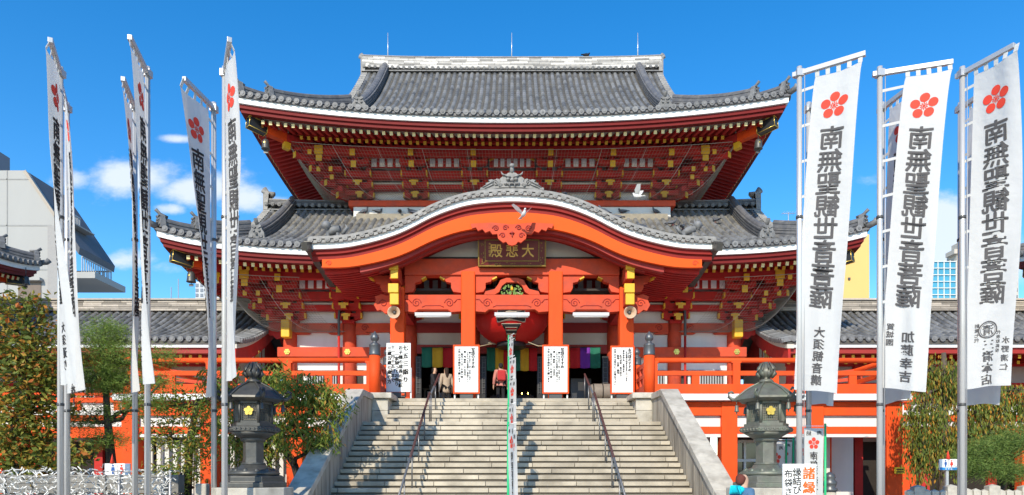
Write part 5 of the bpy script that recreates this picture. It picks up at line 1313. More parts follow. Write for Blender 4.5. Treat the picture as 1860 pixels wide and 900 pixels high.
def banner(name_side, side, pair, row, px_, py_, dT, dB, blen, texts, lbl, zT=8.80, zB=3.22, oT=.22, oB=.06, ink=None, seed=1, Wd=.86):
    rowname = 'front' if row == 0 else 'rear'
    p = thing('flagpole', f'steel flagpole, {rowname} one of the {pair} pair on the {side} side', 'flagpole', (px_, py_, 0), 'steel flagpoles flanking the stairs')
    m = MB(); m.tube([(px_, py_, 0), (px_, py_, 5.6), (px_, py_, 9.06)], [.056, .05, .046], 14); po = m.build('pole', STEEL, p)
    e = Vector((*dT, 0)).normalized(); m = MB(); c = Vector((px_, py_, 8.94)); m.bar(c-e*.12, c+e*blen, .075, .085); m.build('crossbar', ALU, p, bevel=.006)
    m = MB(); m.box(px_-.065, px_+.065, py_-.065, py_+.065, 8.88, 9.0); m.tube([c+e*.09+Vector((0,0,.0)), c+e*.085+Vector((0,0,-3.5)), c+e*.075+Vector((0,0,-8.2))], .008, 5); m.build('collar_and_halyard', ALU, p)
    m = MB()
    for z in (6.3, 2.9): m.tube([(px_, py_, z), (px_, py_, z+.05)], .062, 14)
    m.build('clamp', DGREY, p)
    fn = flag_fn(px_, py_, dT, dB, oT, oB, zT, zB, Wd, seed)
    b = thing('banner', lbl, 'banner', (px_, py_, zB), 'tall white prayer banners')
    m = MB(); m.grid(lambda u, v: fn(u, v), 12, 60); cl_ = m.build('cloth', CLOTH, b, fixn=False)
    m = MB()
    for k in range(5):        # loops on the crossbar
        u = .04+k*.23; a = fn(u, 0); q = c+e*(oT+u*Wd); m.bar(q+Vector((0,0,-.0)), a, .07, .008, up=(e.y, -e.x, 0)); 
    for k in range(9):        # ties to the pole
        v = .03+k*.115; a = fn(0, v); q = Vector((px_, py_, a.z-.02)); 
        if (a-q).length > .03: m.bar(q+(a-q).normalized()*.03, a, .008, .05)
    m.build('tie_loops', CLOTH, b)
    pole_sgn = -1
    def pl(a, bb, d): return fn(.5-a/Wd, (zT-bb)/(zT-zB), d)
    ic = ink or INK
    m1 = MB()
    for d in (.007, -.007):
        for j, (ex_, ey_) in enumerate(((0,0),(.0065,.003),(-.0065,-.002),(.002,-.006),(-.002,.006))):
            dj = d*(1+j*.12)
            write_col(m1, '南無聖観世音菩薩', 0, zT-.92, .42, .398, lambda a, bb: pl(a+ex_, bb+ey_, dj), .005, 1.0, .10)
    m1.build('brush_lettering', ic, b, fixn=False)
    for t, cx, yt, sz, pt, bd in texts:
        m1 = MB()
        for d in (.007, -.007): write_col(m1, t, cx, yt, sz, pt, lambda a, bb: pl(a, bb, d), bd, heavy=.02)
        m1.build('small_lettering', ic, b, fixn=False)
    m2 = MB()
    for d in (.007, -.007):
        for po_ in crest_polys(.24): m2.add([pl(a, zT-.56+bb, d) for a, bb in po_], [tuple(range(len(po_)))], False)
    m2.build('plum_crest', CREST, b, fixn=False)
    return b
TXa = [('大須観音講', -.02, 4.38, .20, .215, .012)]
banner('r', 'right', 'innermost', 0, 5.22, 12.6, (.83,-.55), (.99,-.10), 1.08, TXa, 'white banner with mirrored brush lettering, front one nearest the right lantern', ink=INKG, seed=3, Wd=.76, oT=.27, oB=-.10)
banner('r', 'right', 'middle', 0, 6.68, 12.6, (.95,-.30), (.76,-.5), 1.16, [('加藤幸吉', -.03, 4.28, .21, .235, .012), ('賀城園', .25, 4.40, .13, .14, .006)], 'white banner with mirrored brush lettering, front one of the middle right pair', ink=INKG, seed=5, Wd=.72, oT=.42, oB=.0)
banner('r', 'right', 'outermost', 0, 8.18, 12.6, (.34,-.80), (.95,-.25), .90, [('三清本店', .03, 4.08, .20, .21, .012), ('水野清仁', -.26, 4.12, .13, .16, .006), ('創業七代', .22, 4.38, .075, .085, .003), ('代表取締役', -.13, 4.22, .07, .08, .003)], 'white banner with a round seal low down, front one at the far right edge', ink=INKG, seed=8, Wd=.76, oT=.21, oB=.04)
# round seal on the last one
fn = flag_fn(8.18, 12.6, (.34,-.80), (.95,-.25), .21, .04, 8.80, 3.22, .76, 8)
own = [o for o in bpy.data.objects if o.name.startswith('banner') and o.get('label', '').startswith('white banner with a round seal')][0]
m = MB()
for d in (.0075, -.0075):
    def pl8(a, bb): return fn(.5-a/.76, (8.80-bb)/5.58, d)
    for k in range(28):
        a0, a1 = 2*math.pi*k/28, 2*math.pi*(k+1)/28
        for r0, r1 in ((.135,.155),(.115,.122)): m.add([pl8(.05+r0*math.cos(a0), 4.24+r0*math.sin(a0)), pl8(.05+r1*math.cos(a0), 4.24+r1*math.sin(a0)), pl8(.05+r1*math.cos(a1), 4.24+r1*math.sin(a1)), pl8(.05+r0*math.cos(a1), 4.24+r0*math.sin(a1))], [(0,1,2,3)], False)
    write_col(m, '清', .05, 4.34, .19, .2, lambda a, bb: pl8(a, bb), .01)
m.build('round_seal', INKG, own, fixn=False)
banner('r', 'right', 'innermost', 1, 5.90, 13.8, (.15,-.95), (.12,-.95), 1.0, TXa, 'shaded white banner mostly hidden behind the front one nearest the right lantern', zB=3.05, ink=INKG, seed=11)
banner('r', 'right', 'middle', 1, 7.36, 13.8, (.15,-.95), (.05,-.95), 1.0, [], 'shaded white banner mostly hidden behind the middle right front banner', zB=3.05, ink=INKG, seed=12)
banner('r', 'right', 'outermost', 1, 8.92, 13.8, (.10,-.95), (.06,-.95), 1.0, [], 'shaded white banner mostly hidden behind the far right front banner', zB=3.05, ink=INKG, seed=13)
banner('l', 'left', 'outermost', 0, -8.2, 12.6, (.45,-.95), (.55,-.65), 1.08, [('大須通り', .0, 4.4, .2, .22, .012)], 'edge on white banner in front at the far left', seed=21, zB=3.3, oB=.02)
banner('l', 'left', 'outermost', 1, -8.85, 13.8, (.45,-.9), (.75,-.6), 1.0, [('中部自動車(株)', .0, 4.5, .17, .185, .008)], 'narrow white banner with small lettering, rear one at the far left', seed=22, zB=3.25, oB=.05)
banner('l', 'left', 'middle', 0, -6.62, 12.6, (.24,-1.0), (.42,-.78), 1.08, [('柳原幸司', .0, 4.3, .2, .22, .01)], 'edge on white banner in front, on the middle left pole', seed=23, zB=3.3, oB=.04)
banner('l', 'left', 'middle', 1, -7.5, 13.8, (.33,-1.0), (.45,-.75), 1.1, [], 'edge on white banner on the rear middle left pole', seed=24, zB=3.2)
banner('l', 'left', 'innermost', 1, -5.93, 13.8, (-.10,-1.0), (.18,-.85), 1.05, [], 'white banner turned to show a tilted crest, behind the one by the left lantern', seed=25, zB=3.2)
banner('l', 'left', 'innermost', 0, -5.22, 12.6, (.5,-1.0), (.58,-.66), 1.1, [], 'white banner in front of the left roof corners, nearest the left lantern', seed=26, zB=3.3, oB=.04, ink=INKG)

# small nobori banners
def nobori(label, x, y, base, h, dr, grp, sgn=1, Wd=.42, seed=1):
    o = thing('nobori_banner', label, 'small banner', (x, y, base), grp); e = Vector((*dr, 0)).normalized(); nr = Vector((-e.y, e.x, 0))
    m = MB(); m.tube([(x, y, base), (x, y, base+h)], .023, 8); m.build('pole', GREENP, o)
    m = MB(); m.tube([Vector((x, y, base+h-.05))-e*.05, Vector((x, y, base+h-.05))+e*(Wd+.05)], .009, 6); 
    for k in range(7): m.tube([Vector((x, y, base+h-.15-k*.27)), Vector((x, y, base+h-.1-k*.27))], .021, 8)
    m.build('crossbar', LAMPW, o)
    rr = random.Random(seed); p1 = rr.uniform(0, 6)
    L_ = min(1.9, h-.25); zt = base+h-.09
    def fn(u, v, d=0): return Vector((x, y, zt-v*L_))+e*(.03+u*Wd)+nr*(.03*math.sin(4*u+3*v+p1)*(.3+v)+.05*math.sin(2*v+p1)*u+d)
    m = MB(); m.grid(lambda u, v: fn(u, v), 6, 22); m.build('cloth', CLOTH, o, fixn=False)
    m = MB(); m2 = MB()
    for d in (.005, -.005):
        pl = lambda a, b_: fn(.5+a/Wd*sgn, -b_/L_, d)
        write_row(m, '奉納' if sgn > 0 else '納奉', 0, -.10, .11, .22, pl, .01)
        write_col(m, '南無聖観世音菩薩', 0, -.46, .18, .172, pl, .016)
        for po_ in crest_polys(.125): m2.add([pl(a, -.30+b_) for a, b_ in po_], [tuple(range(len(po_)))], False)
    m.build('lettering', INK, o, fixn=False); m2.build('plum_crest', CREST, o, fixn=False)
    m = MB(); m.lathe([(.13, 0), (.13, .05), (.04, .08), (.03, .22)], (x, y, base), 12); m.build('foot', DGREY, o)
    return o
ordn = ['nearest', 'second', 'third', 'fourth', 'fifth', 'sixth', 'topmost']
for k, d in enumerate((12.7, 14.3, 15.95, 17.5, 19.05, 20.75, 22.35)):
    nobori(f'crested banner on green pole on the stair centre line, {ordn[k]} one counting up the steps' if k not in (0, 6) else f'crested banner on green pole on the stair centre line, {"lowest" if k == 0 else "topmost"} one of the row', -.05-.004*d+.03, d, step_z(d+.02), 2.62 if k < 5 else 2.45, (.27+.01*k,-.88), 'small banners up the middle of the stairs', 1, .44, k)
for k, (px, d, dr, h, what) in enumerate(((1499, 13.6, (-.95,-.1), 2.66, 'in front, right of the steel poles'), (1467, 14.9, (-.55,-.6), 2.55, 'between the two steel poles'), (1448, 15.4, (-.4,-.7), 2.55, 'just left of the nearer steel pole'), (1441, 15.6, (-.9,-.2), 2.5, 'second right of the lantern'), (1428, 14.6, (-.9,-.2), 2.4, 'directly beside the right lantern'))):
    nobori('small crested banner by the right lantern, '+what, gx(px, d), d, 0, h, dr, 'small banners beside the right lantern', -1 if 0 else 1, .40, 30+k)
# text on these reads with the pole at the reader's right, so flip the offset direction
sb_ = thing('brush_sign', 'white board with large orange and black brush characters at the bottom right', 'sign', (4.81, 11.6, 0))
m = MB(); m.box(4.53, 5.09, 11.6, 11.63, .55, 1.83); m.build('panel', PAPER, sb_)
m = MB(); m.box(4.56, 4.60, 11.64, 11.68, 0, 1.6); m.box(5.02, 5.06, 11.64, 11.68, 0, 1.6); m.build('legs', DGREY, sb_)
m = MB(); [write_col(m, '諸縁吉祥', 4.965+q*.006, 1.79, .215, .235, lambda a, b_: Vector((a, 11.594-abs(q)*.001-q*.0004, b_)), .012) for q in (-1, 0, 1)]; m.build('orange_lettering', mat('orange_ink', (.85,.13,.02), .8, .05, 5), sb_)
m = MB(); write_col(m, '縁結びは', 4.765, 1.76, .155, .145, lambda a, b_: Vector((a, 11.594, b_)), .016); write_col(m, '布袋さん', 4.62, 1.74, .145, .15, lambda a, b_: Vector((a, 11.594, b_)), .014); m.build('black_lettering', INK, sb_)

# ================================================================== BRONZE LANTERNS on granite bases
def toro(label, x, y, BM, rot):
    o = thing('bronze_lantern', label, 'lantern', (x, y, 1.41)); hx = lambda m, prof, n=6, z=0: m.lathe(prof, (x, y, z), n, False, rot)
    m = MB(); hx(m, [(.66,1.41),(.66,1.50),(.60,1.52),(.60,1.62),(.54,1.65)]); m.build('base', BM, o, bevel=.008)
    m = MB(); m.lathe([(.50,1.65),(.52,1.69),(.42,1.76),(.28,1.80),(.24,1.86)], (x, y, 0), 24)
    for k in range(12): a = k*math.pi/6; m.lathe([(0,-.02),(.09,.02),(.0,.10)], (x+.40*math.cos(a), y+.40*math.sin(a), 1.70), 8)
    m.build('lotus_base', BM, o)
    m = MB(); hx(m, [(.215,1.86),(.205,2.0),(.205,2.30),(.235,2.38)]); m.lathe([(.235,1.86),(.235,1.90)], (x,y,0), 18); m.lathe([(.235,2.33),(.25,2.40)], (x,y,0), 18); m.build('shaft', BM, o, bevel=.01)
    m = MB(); m.lathe([(.24,2.38),(.34,2.44),(.44,2.50)], (x, y, 0), 18); hx(m, [(.46,2.50),(.52,2.52),(.52,2.60),(.48,2.62)]); hx(m, [(.44,2.62),(.44,2.68)])
    for k in range(6):
        for q in range(6):
            a0 = rot+k*math.pi/3; p = Vector((x+.52*math.cos(a0), y+.52*math.sin(a0), 2.56)); a1 = a0+math.pi/3; p2 = Vector((x+.52*math.cos(a1), y+.52*math.sin(a1), 2.56)); c = p.lerp(p2, (q+.5)/6); m.lathe([(0,-.03),(.035,0),(0,.03)], c, 6)
    m.build('platform', BM, o)
    m = MB(); hx(m, [(.30,2.68),(.30,3.12)]); fb = m.build('firebox', mat('lantern_paper', (.22,.20,.155), .8), o)
    m = MB(); gm = MB()
    for k in range(6):
        a0 = rot+k*math.pi/3; a1 = a0+math.pi/3; R_ = .36; p = Vector((x+R_*math.cos(a0), y+R_*math.sin(a0), 0)); q = Vector((x+R_*math.cos(a1), y+R_*math.sin(a1), 0)); z = Vector((0,0,1)); nr = ((p+q)/2-Vector((x,y,0))).normalized()
        m.tube([p+z*2.68, p+z*3.15], .030, 8); m.bar(p+z*2.70, q+z*2.70, .04, .05); m.bar(p+z*3.10, q+z*3.10, .04, .06)
        m.bar((p.lerp(q,.5))+z*2.7, (p.lerp(q,.5))+z*3.1, .03, .025) if 0 else None
        for t in range(1, 9): m.bar(p.lerp(q, t/9)+z*2.72, p.lerp(q, t/9)+z*3.08, .010, .010)
        for t in range(1, 8): m.bar(p+z*lerp(2.72,3.08,t/8)-nr*.012, q+z*lerp(2.72,3.08,t/8)-nr*.012, .010, .010)
        if k == max(range(6), key=lambda t: math.cos(rot+(t+.5)*math.pi/3)*(-.35 if x < 0 else .35)-math.sin(rot+(t+.5)*math.pi/3)):
            cc = p.lerp(q, .5)+z*2.92+nr*.02; tx = (q-p).normalized()
            for j in range(5):
                an = math.pi/2+j*2*math.pi/5; w = cc+tx*.055*math.cos(an)+z*.055*math.sin(an); gm.tube([w, w+nr*.02], .038, 10)
            gm.tube([cc, cc+nr*.03], .03, 8)
    m.build('lattice', BM, fb); gm.build('gold_plum_crest', GOLDM, fb)
    m = MB(); pr = [(.56,3.15),(.60,3.17),(.585,3.21),(.50,3.275),(.41,3.35),(.30,3.42),(.18,3.48),(.10,3.52)]; hx(m, pr); hx(m, [(.5,3.12),(.56,3.15)])
    for k in range(6):
        a = rot+k*math.pi/3; d = Vector((math.cos(a), math.sin(a), 0)); c = Vector((x, y, 0)); z = Vector((0,0,1))
        m.tube([c+d*r+z*(h+.015) for r, h in pr[1:]], .02, 6)
        m.tube([c+d*.56+z*3.17, c+d*.66+z*3.18, c+d*.74+z*3.24, c+d*.74+z*3.31, c+d*.68+z*3.34, c+d*.64+z*3.30], [.035,.035,.03,.027,.024,.02], 8)
    m.build('roof', BM, o)
    m = MB()
    for k in range(6):
        a = rot+k*math.pi/3; c = Vector((x+.58*math.cos(a), y+.58*math.sin(a), 0)); m.tube([c+Vector((0,0,3.15)), c+Vector((0,0,3.06))], .006, 5); m.lathe([(.015,.14),(.035,.12),(.045,.02),(.05,0)], c+Vector((0,0,2.93)), 10); m.tube([c+Vector((0,0,2.93)), c+Vector((0,0,2.88))], .012, 6)
    m.build('corner_bells', BM, o)
    m = MB(); m.lathe([(.10,3.50),(.13,3.53),(.10,3.57),(.06,3.59),(.09,3.62),(.135,3.69),(.12,3.76),(.06,3.83),(.02,3.90)], (x, y, 0), 16)
    for k in range(8):
        a = k*math.pi/4; d = Vector((math.cos(a), math.sin(a), 0)); c = Vector((x, y, 0)); m.tube([c+d*.10+Vector((0,0,3.60)), c+d*.165+Vector((0,0,3.68)), c+d*.14+Vector((0,0,3.78)), c+d*.05+Vector((0,0,3.9))], [.02,.03,.025,.006], 6)
    m.v = [Vector((x+(p.x-x)*1.15, y+(p.y-y)*1.15, 3.50+(p.z-3.50)*1.08)) for p in m.v]; m.build('jewel_finial', BM, o)
    m = MB(); m.lathe([(.78,0),(.78,1.405)], (x, y, 0), 8, False, math.pi/8); g_ = m.build('granite_pedestal', GRANL, o, bevel=.02)
toro('dark bronze hexagonal lantern left of the stairs in front of the willow leaved tree', -5.22, 14.0, BRONZED, .1)
toro('greenish bronze hexagonal lantern right of the stairs beside the steel flagpoles', 5.13, 14.0, BRONZE, -.1)

# ================================================================== PEOPLE
def skin_obj(name, pts, edges, radii, m, parent, at, sub=2, root=0):
    me = bpy.data.meshes.new(name); me.from_pydata([tuple(p) for p in pts], edges, []); me.materials.append(m)
    o = bpy.data.objects.new(name, me); COL.objects.link(o); o.parent = parent; o.location = Vector(at)-WL[parent.name]; WL[o.name] = Vector(at)
    sk = o.modifiers.new('skin', 'SKIN'); sk.use_smooth_shade = True
    lay = me.skin_vertices[0] if me.skin_vertices else None
    if lay is None:
        bpy.context.view_layer.objects.active = o; o.select_set(True)
        me.attributes.new('dummy', 'FLOAT', 'POINT')
    lay = me.skin_vertices[0]
    for i, r in enumerate(radii): lay.data[i].radius = (r, r) if not hasattr(r, '__len__') else r
    lay.data[root].use_root = True
    ss = o.modifiers.new('sub', 'SUBSURF'); ss.levels = ss.render_levels = sub
    return o
def person(label, x, y, base, h, face, coat, trouser, hair, longhair=False, bag=None, hood=None, arm='down', coat_len=.5):
    p = thing('person', label, 'person', (x, y, base)); s = h/1.70; p.rotation_euler = (0, 0, face)   # face: rotation; default looks to -Y
    at = (x, y, base)
    V = lambda a, b, c: (a*s, b*s, c*s)
    if arm == 'up': hl, hr, el, er = V(.10,-.30,1.12), V(-.10,-.30,1.15), V(.24,-.12,1.05), V(-.24,-.12,1.05)
    else: hl, hr, el, er = V(.27,-.06,.80), V(-.27,-.06,.80), V(.25,.03,1.08), V(-.25,.03,1.08)
    pts = [V(0,0,.95), V(0,.01,1.15), V(0,.0,1.36), V(0,-.005,1.46), V(0,-.02,1.54), V(0,-.02,1.63), V(0,-.01,1.68),
           V(.18,0,1.38), el, hl, V(-.18,0,1.38), er, hr, V(.09,0,.90), V(.10,-.02,.50), V(.10,.03,.09), V(.11,-.12,.03), V(-.09,0,.90), V(-.10,.0,.50), V(-.10,.05,.09), V(-.11,-.10,.03), V(0,-.115,1.56)]
    ed = [(0,1),(1,2),(2,3),(3,4),(4,5),(5,6),(2,7),(7,8),(8,9),(2,10),(10,11),(11,12),(0,13),(13,14),(14,15),(15,16),(0,17),(17,18),(18,19),(19,20),(4,21)]
    ra = [.13,.125,.10,.052,.08,.085,.05,.06,.045,.03,.06,.045,.03,.085,.058,.042,.035,.085,.058,.042,.035,.016]
    for wi in (9, 12):      # five bent fingers on each hand
        w = Vector(pts[wi]); e_ = Vector(pts[wi-1]); d = (w-e_).normalized(); sd = Vector((0,1,0)) if arm == 'down' else Vector((1,0,0))
        pts.append(tuple(w+d*.06*s)); ed.append((wi, len(pts)-1)); ra.append(.032); pi_ = len(pts)-1
        for k, (of, ln) in enumerate(((-.030,.07),(-.010,.08),(.010,.075),(.030,.06))):
            q = w+d*.10*s+sd*of*s; pts.append(tuple(q)); ed.append((pi_, len(pts)-1)); ra.append(.011)
            pts.append(tuple(q+d*ln*.55*s+Vector((-.02*math.copysign(1, w.x), 0, 0))*s)); ed.append((len(pts)-2, len(pts)-1)); ra.append(.009)
        q = w+d*.05*s-sd*.05*s; pts.append(tuple(q)); ed.append((wi, len(pts)-1)); ra.append(.012); pts.append(tuple(q+d*.04*s)); ed.append((len(pts)-2, len(pts)-1)); ra.append(.010)
    skin_obj('body', pts, ed, [r*s if not hasattr(r,'__len__') else r for r in ra], SKIN, p, at)
    # trousers, coat, hair
    tp_ = [V(0,0,.93),V(.09,0,.88),V(.10,-.02,.50),V(.10,.03,.10),V(-.09,0,.88),V(-.10,0,.50),V(-.10,.05,.10)]
    skin_obj('trousers', tp_, [(0,1),(1,2),(2,3),(0,4),(4,5),(5,6)], [.15*s,.10*s,.075*s,.065*s,.10*s,.075*s,.065*s], trouser, p, at)
    cp = [V(0,0,coat_len+.0),V(0,0,.95),V(0,.01,1.15),V(0,0,1.34),V(0,-.0,1.44),V(.19,0,1.37),el,tuple(Vector(el).lerp(Vector(hl),.85)),V(-.19,0,1.37),er,tuple(Vector(er).lerp(Vector(hr),.85))]
    skin_obj('coat', cp, [(0,1),(1,2),(2,3),(3,4),(3,5),(5,6),(6,7),(3,8),(8,9),(9,10)], [(.20*s,.17*s),(.18*s,.15*s),(.175*s,.145*s),(.16*s,.13*s),.075*s,.085*s,.068*s,.055*s,.085*s,.068*s,.055*s], coat, p, at, root=1)
    hp = [V(0,.0,1.66),V(0,.045,1.61),V(0,.065,1.53)]+([V(0,.075,1.40),V(0,.08,1.22)] if longhair else [V(0,.06,1.48)])
    skin_obj('hair', hp, [(i,i+1) for i in range(len(hp)-1)], [.088*s,.098*s,.088*s]+([.08*s,.05*s] if longhair else [.05*s]), hair, p, at)
    m = MB()
    for sg in (-1, 1): m.lathe([(0,-.008),(.012,0),(0,.008)], V(sg*.033,-.098,1.575), 8)
    m.build('eyes', BLACK, p, at=at)
    m = MB(); m.tube([V(-.022,-.094,1.505), V(.022,-.094,1.505)], .006, 6); m.build('mouth', mat('lips', (.4,.12,.1), .6), p, at=at)
    if hood: skin_obj('hood', [V(-.11,.06,1.43),V(-.07,.13,1.40),V(0,.16,1.37),V(.07,.13,1.40),V(.11,.06,1.43)], [(0,1),(1,2),(2,3),(3,4)], [.05*s,.07*s,.085*s,.07*s,.05*s], hood, p, at, root=2)
    if bag:
        m = MB(); m.box(-.16*s,.16*s,.15*s,.30*s,.98*s,1.38*s); o = m.build('bag', bag, p, at=at, bevel=.05)
        m = MB(); m.tube([V(.13,.16,1.0),V(.18,.02,1.15),V(.15,-.12,1.30),V(.12,.0,1.47),V(.1,.16,1.36)], .016*s, 6); m.build('strap', BLACK, o, at=at)
    return p
fab = lambda n, c: mat(n, c, .85, .08, 8, bump=.2, bscale=40)
person('person with red brown hair in a cyan hooded blue jacket below the stairs', 4.12, 12.4, 0, 1.68, R(118), fab('blue_jacket', (.07,.15,.26)), fab('dark_jeans', (.03,.04,.07)), fab('red_brown_hair', (.12,.03,.02)), hood=fab('cyan_hood', (.0,.55,.66)), bag=None)
person('person in dark clothes standing in the left doorway', -3.02, 27.0, FL, 1.66, R(70), fab('black_coat', (.015,.015,.02)), fab('black_trousers', (.012,.012,.014)), fab('black_hair', (.012,.01,.01)), arm='up', coat_len=.72)
person('person with long dark hair in a beige coat seen from behind in the left doorway', -2.52, 26.6, FL, 1.60, R(205), fab('beige_coat', (.42,.34,.25)), fab('black_trousers', (.012,.012,.014)), fab('dark_brown_hair', (.03,.018,.012)), longhair=True, coat_len=.62)
person('person in a padded pink coat entering the middle doorway', -.42, 25.7, FL, 1.62, R(190), fab('pink_padded_coat', (.50,.20,.16)), fab('black_trousers', (.012,.012,.014)), fab('black_hair', (.012,.01,.01)), coat_len=.8, bag=fab('red_bag', (.45,.03,.03)))

# ================================================================== PIGEONS
PG = mat('pigeon_grey', (.10,.105,.12), .7, .2, 20); PGW = mat('pigeon_white', (.72,.71,.69), .7, .05, 20)
def pigeon(label, x, y, z, rz, m_, fly=False, grp='pigeons on the roofs'):
    o = thing('pigeon', label, 'pigeon', (x, y, z), grp if not fly else 'pigeons in flight'); o.rotation_euler = (0, 0, rz); at = (x, y, z)
    zc = .11
    m = MB(); m.tube([(-.26,0,zc-.01),(-.15,0,zc),(-.08,0,zc+.01),(0,0,zc+.02),(.08,0,zc+.05),(.115,0,zc+.10),(.13,0,zc+.14),(.155,0,zc+.145),(.17,0,zc+.135)], [.012,.035,.06,.075,.065,.04,.035,.033,.012], 10)
    m.add([(-.12,-.03,zc),(-.33,-.055,zc-.03),(-.33,.055,zc-.03),(-.12,.03,zc),(-.12,-.03,zc+.02),(-.33,-.055,zc-.015),(-.33,.055,zc-.015),(-.12,.03,zc+.02)], [(0,3,2,1),(4,5,6,7),(0,1,5,4),(1,2,6,5),(2,3,7,6),(3,0,4,7)], False)
    m.build('body', m_, o, at=at)
    m = MB()
    for s_ in (-1, 1):
        if fly: A = [(.06,s_*.05,zc+.05),(-.10,s_*.05,zc+.05),(-.16,s_*.20,zc+.18),(-.20,s_*.34,zc+.34),(-.06,s_*.32,zc+.34),(.06,s_*.18,zc+.2)]
        else: A = [(.06,s_*.068,zc+.07),(.0,s_*.075,zc-.02),(-.15,s_*.05,zc-.03),(-.27,s_*.02,zc),(-.2,s_*.03,zc+.03),(-.05,s_*.06,zc+.07)]
        m.add(A+[(p[0], p[1]+s_*.012, p[2]+(.012 if fly else 0)) for p in A], [(0,1,2,3,4,5),(11,10,9,8,7,6)]+[(i,(i+1)%6,(i+1)%6+6,i+6) for i in range(6)], False)
    m.build('wing', m_, o, at=at)
    if not fly:
        m = MB()
        for s_ in (-1, 1): m.tube([(0,s_*.025,0),(0.01,s_*.025,zc-.03)], .007, 5); m.tube([(-.01,s_*.025,.005),(.05,s_*.03,.005)], .007, 5)
        m.build('legs', mat('pigeon_leg', (.4,.12,.1), .6), o, at=at)
    return o
pigeon('white pigeon flying in front of the orange porch board', gx(951, 22.8), 22.8, gz(397, 22.8), R(-70), PGW, True)
pigeon('white pigeon flying below the upper eaves on the right', gx(1157, 27), 27, gz(363, 27), R(160), PGW, True)
pigeon('dark bird perched on the main ridge right of the middle rod', gx(1066, 35.5), 35.5, UP.prof(9.3)+.68, R(20), mat('crow_black', (.015,.015,.018), .5, .1, 9))
for k, (px, nm) in enumerate(((661, 'outermost on the left pale ledge'), (687, 'second from left'), (725, 'third from left'), (746, 'fourth from left'))):
    pigeon('grey pigeon on the upper storey base, '+nm, gx(px, 29.3), 29.46, 12.785, R(-20+k*60), PG)
for k, (px, nm) in enumerate(((1131, 'inner one on the right ledge'), (1192, 'outer one on the right ledge'))):
    pigeon('grey pigeon on the upper storey base, '+nm, gx(px, 29.3), 29.46, 12.785, R(150+k*60), PG)
for k, (px, nm, rz) in enumerate(((757, 'halfway up the left slope', 40), (884, 'left of the ridge ornament', 10), (1026, 'right of the ridge ornament', 80), (1095, 'upper one on the right slope', 200), (1118, 'middle one on the right slope', 160), (1164, 'lowest one on the right slope', 200))):
    x = gx(px, 23.8); pigeon('grey pigeon on the porch arch tiles, '+nm, x, 23.8, kz(x)+.36, R(rz), PG)
for k, (px, z, nm) in enumerate(((1222, 11.6, 'inner'), (1240, 11.35, 'middle'), (1300, 11.75, 'outer'))):
    q = (z-9.72)/.46; x = gx(px, 24.4+q); pigeon(f'grey pigeon on lower roof tiles right of porch, {nm} one of three', x, 24.4+q, LO.prof(q)+.10, R(60*k), PG)

# ================================================================== TREES AND PLANTS
def leaves(mb, rr, pts, n, ln, wd, droop=0.0, spread=.25, jit=.6):
    for c in pts:
        for _ in range(n):
            p = c+Vector((rr.gauss(0, spread), rr.gauss(0, spread), rr.gauss(0, spread*.8)))
            d = Vector((rr.gauss(0,1), rr.gauss(0,1), rr.gauss(0,1)*.7)).normalized(); d = (d*(1-droop)+Vector((0,0,-1))*droop).normalized()
            s = d.cross(Vector((rr.gauss(0,1), rr.gauss(0,1), rr.gauss(0,1)))).normalized(); l = ln*rr.uniform(.7,1.3); w = wd*rr.uniform(.7,1.2)
            up_ = d.cross(s)*w*.25
            o = len(mb.v); mb.v += [p, p+d*l*.45+s*w*.5+up_, p+d*l, p+d*l*.45-s*w*.5+up_]; mb.f += [[o,o+1,o+2],[o,o+2,o+3]]; mb.mi += [0,0]; mb.sm += [False, False]
def limb(mb, rr, a, b, r0, r1, n=5, wob=.08, k=7):
    pts = [a.lerp(b, i/n)+Vector((rr.gauss(0,wob), rr.gauss(0,wob), rr.gauss(0,wob*.6)))*(0 if i in (0, n) else 1) for i in range(n+1)]
    mb.tube(pts, [lerp(r0, r1, i/n) for i in range(n+1)], k); return pts
def tree(name, label, cat, base, trunk, lobes, leafmat, bark, ln, wd, per, droop=0, spread=.22, seed=1, density=1.0, weep=0.0, grp=None):
    """trunk: list of points; lobes: (centre, radii, tips)"""
    rr = random.Random(seed); o = thing(name, label, cat, base, grp); tb = MB(); lf = MB()
    tr = [Vector(p) for p in trunk]; tb.tube(tr, [lerp(.15, .06, i/(len(tr)-1)) for i in range(len(tr))], 9)
    for c, rad, nt_ in lobes:
        c = Vector(c); near = min(tr, key=lambda p: (p-c).length+max(0, p.z-c.z)*.5); lb = limb(tb, rr, near, c, .06, .022)
        tips = []
        for i in range(int(nt_*density)):
            while True:
                u = Vector((rr.uniform(-1,1), rr.uniform(-1,1), rr.uniform(-1,1)))
                if .25 < u.length < 1: break
            t = c+Vector((u.x*rad[0], u.y*rad[1], u.z*rad[2])); tips.append(t)
            if i%3 == 0: limb(tb, rr, lb[rr.randint(2, 5)], t, .016, .005, 3, .04, 4)
        if weep:
            for t in tips:
                L_ = rr.uniform(.4, 1)*weep; st_ = [t+Vector((rr.gauss(0,.05), rr.gauss(0,.05), -L_*i/5)) for i in range(6)]; tb.tube(st_, .005, 3, False)
                leaves(lf, rr, st_, max(1, per//5), ln, wd, droop, spread*.5)
        else: leaves(lf, rr, tips, per, ln, wd, droop, spread)
    tb.build('trunk', bark, o, fixn=False); lf.build('crown', leafmat, o, fixn=False)
    return o
def leafmat(name, ramp): return mat(name, ramp[0][1], .55, .15, 4, hue=ramp, trans=.35, spec=.3)
LM1 = leafmat('cherry_leaves', [(0,(.09,.13,.025)),(.4,(.17,.21,.035)),(.68,(.28,.26,.04)),(.86,(.42,.24,.035)),(.96,(.50,.14,.03))])
LM2 = leafmat('bright_pine_needles', [(0,(.12,.20,.035)),(.5,(.20,.30,.055)),(1,(.30,.38,.08))])
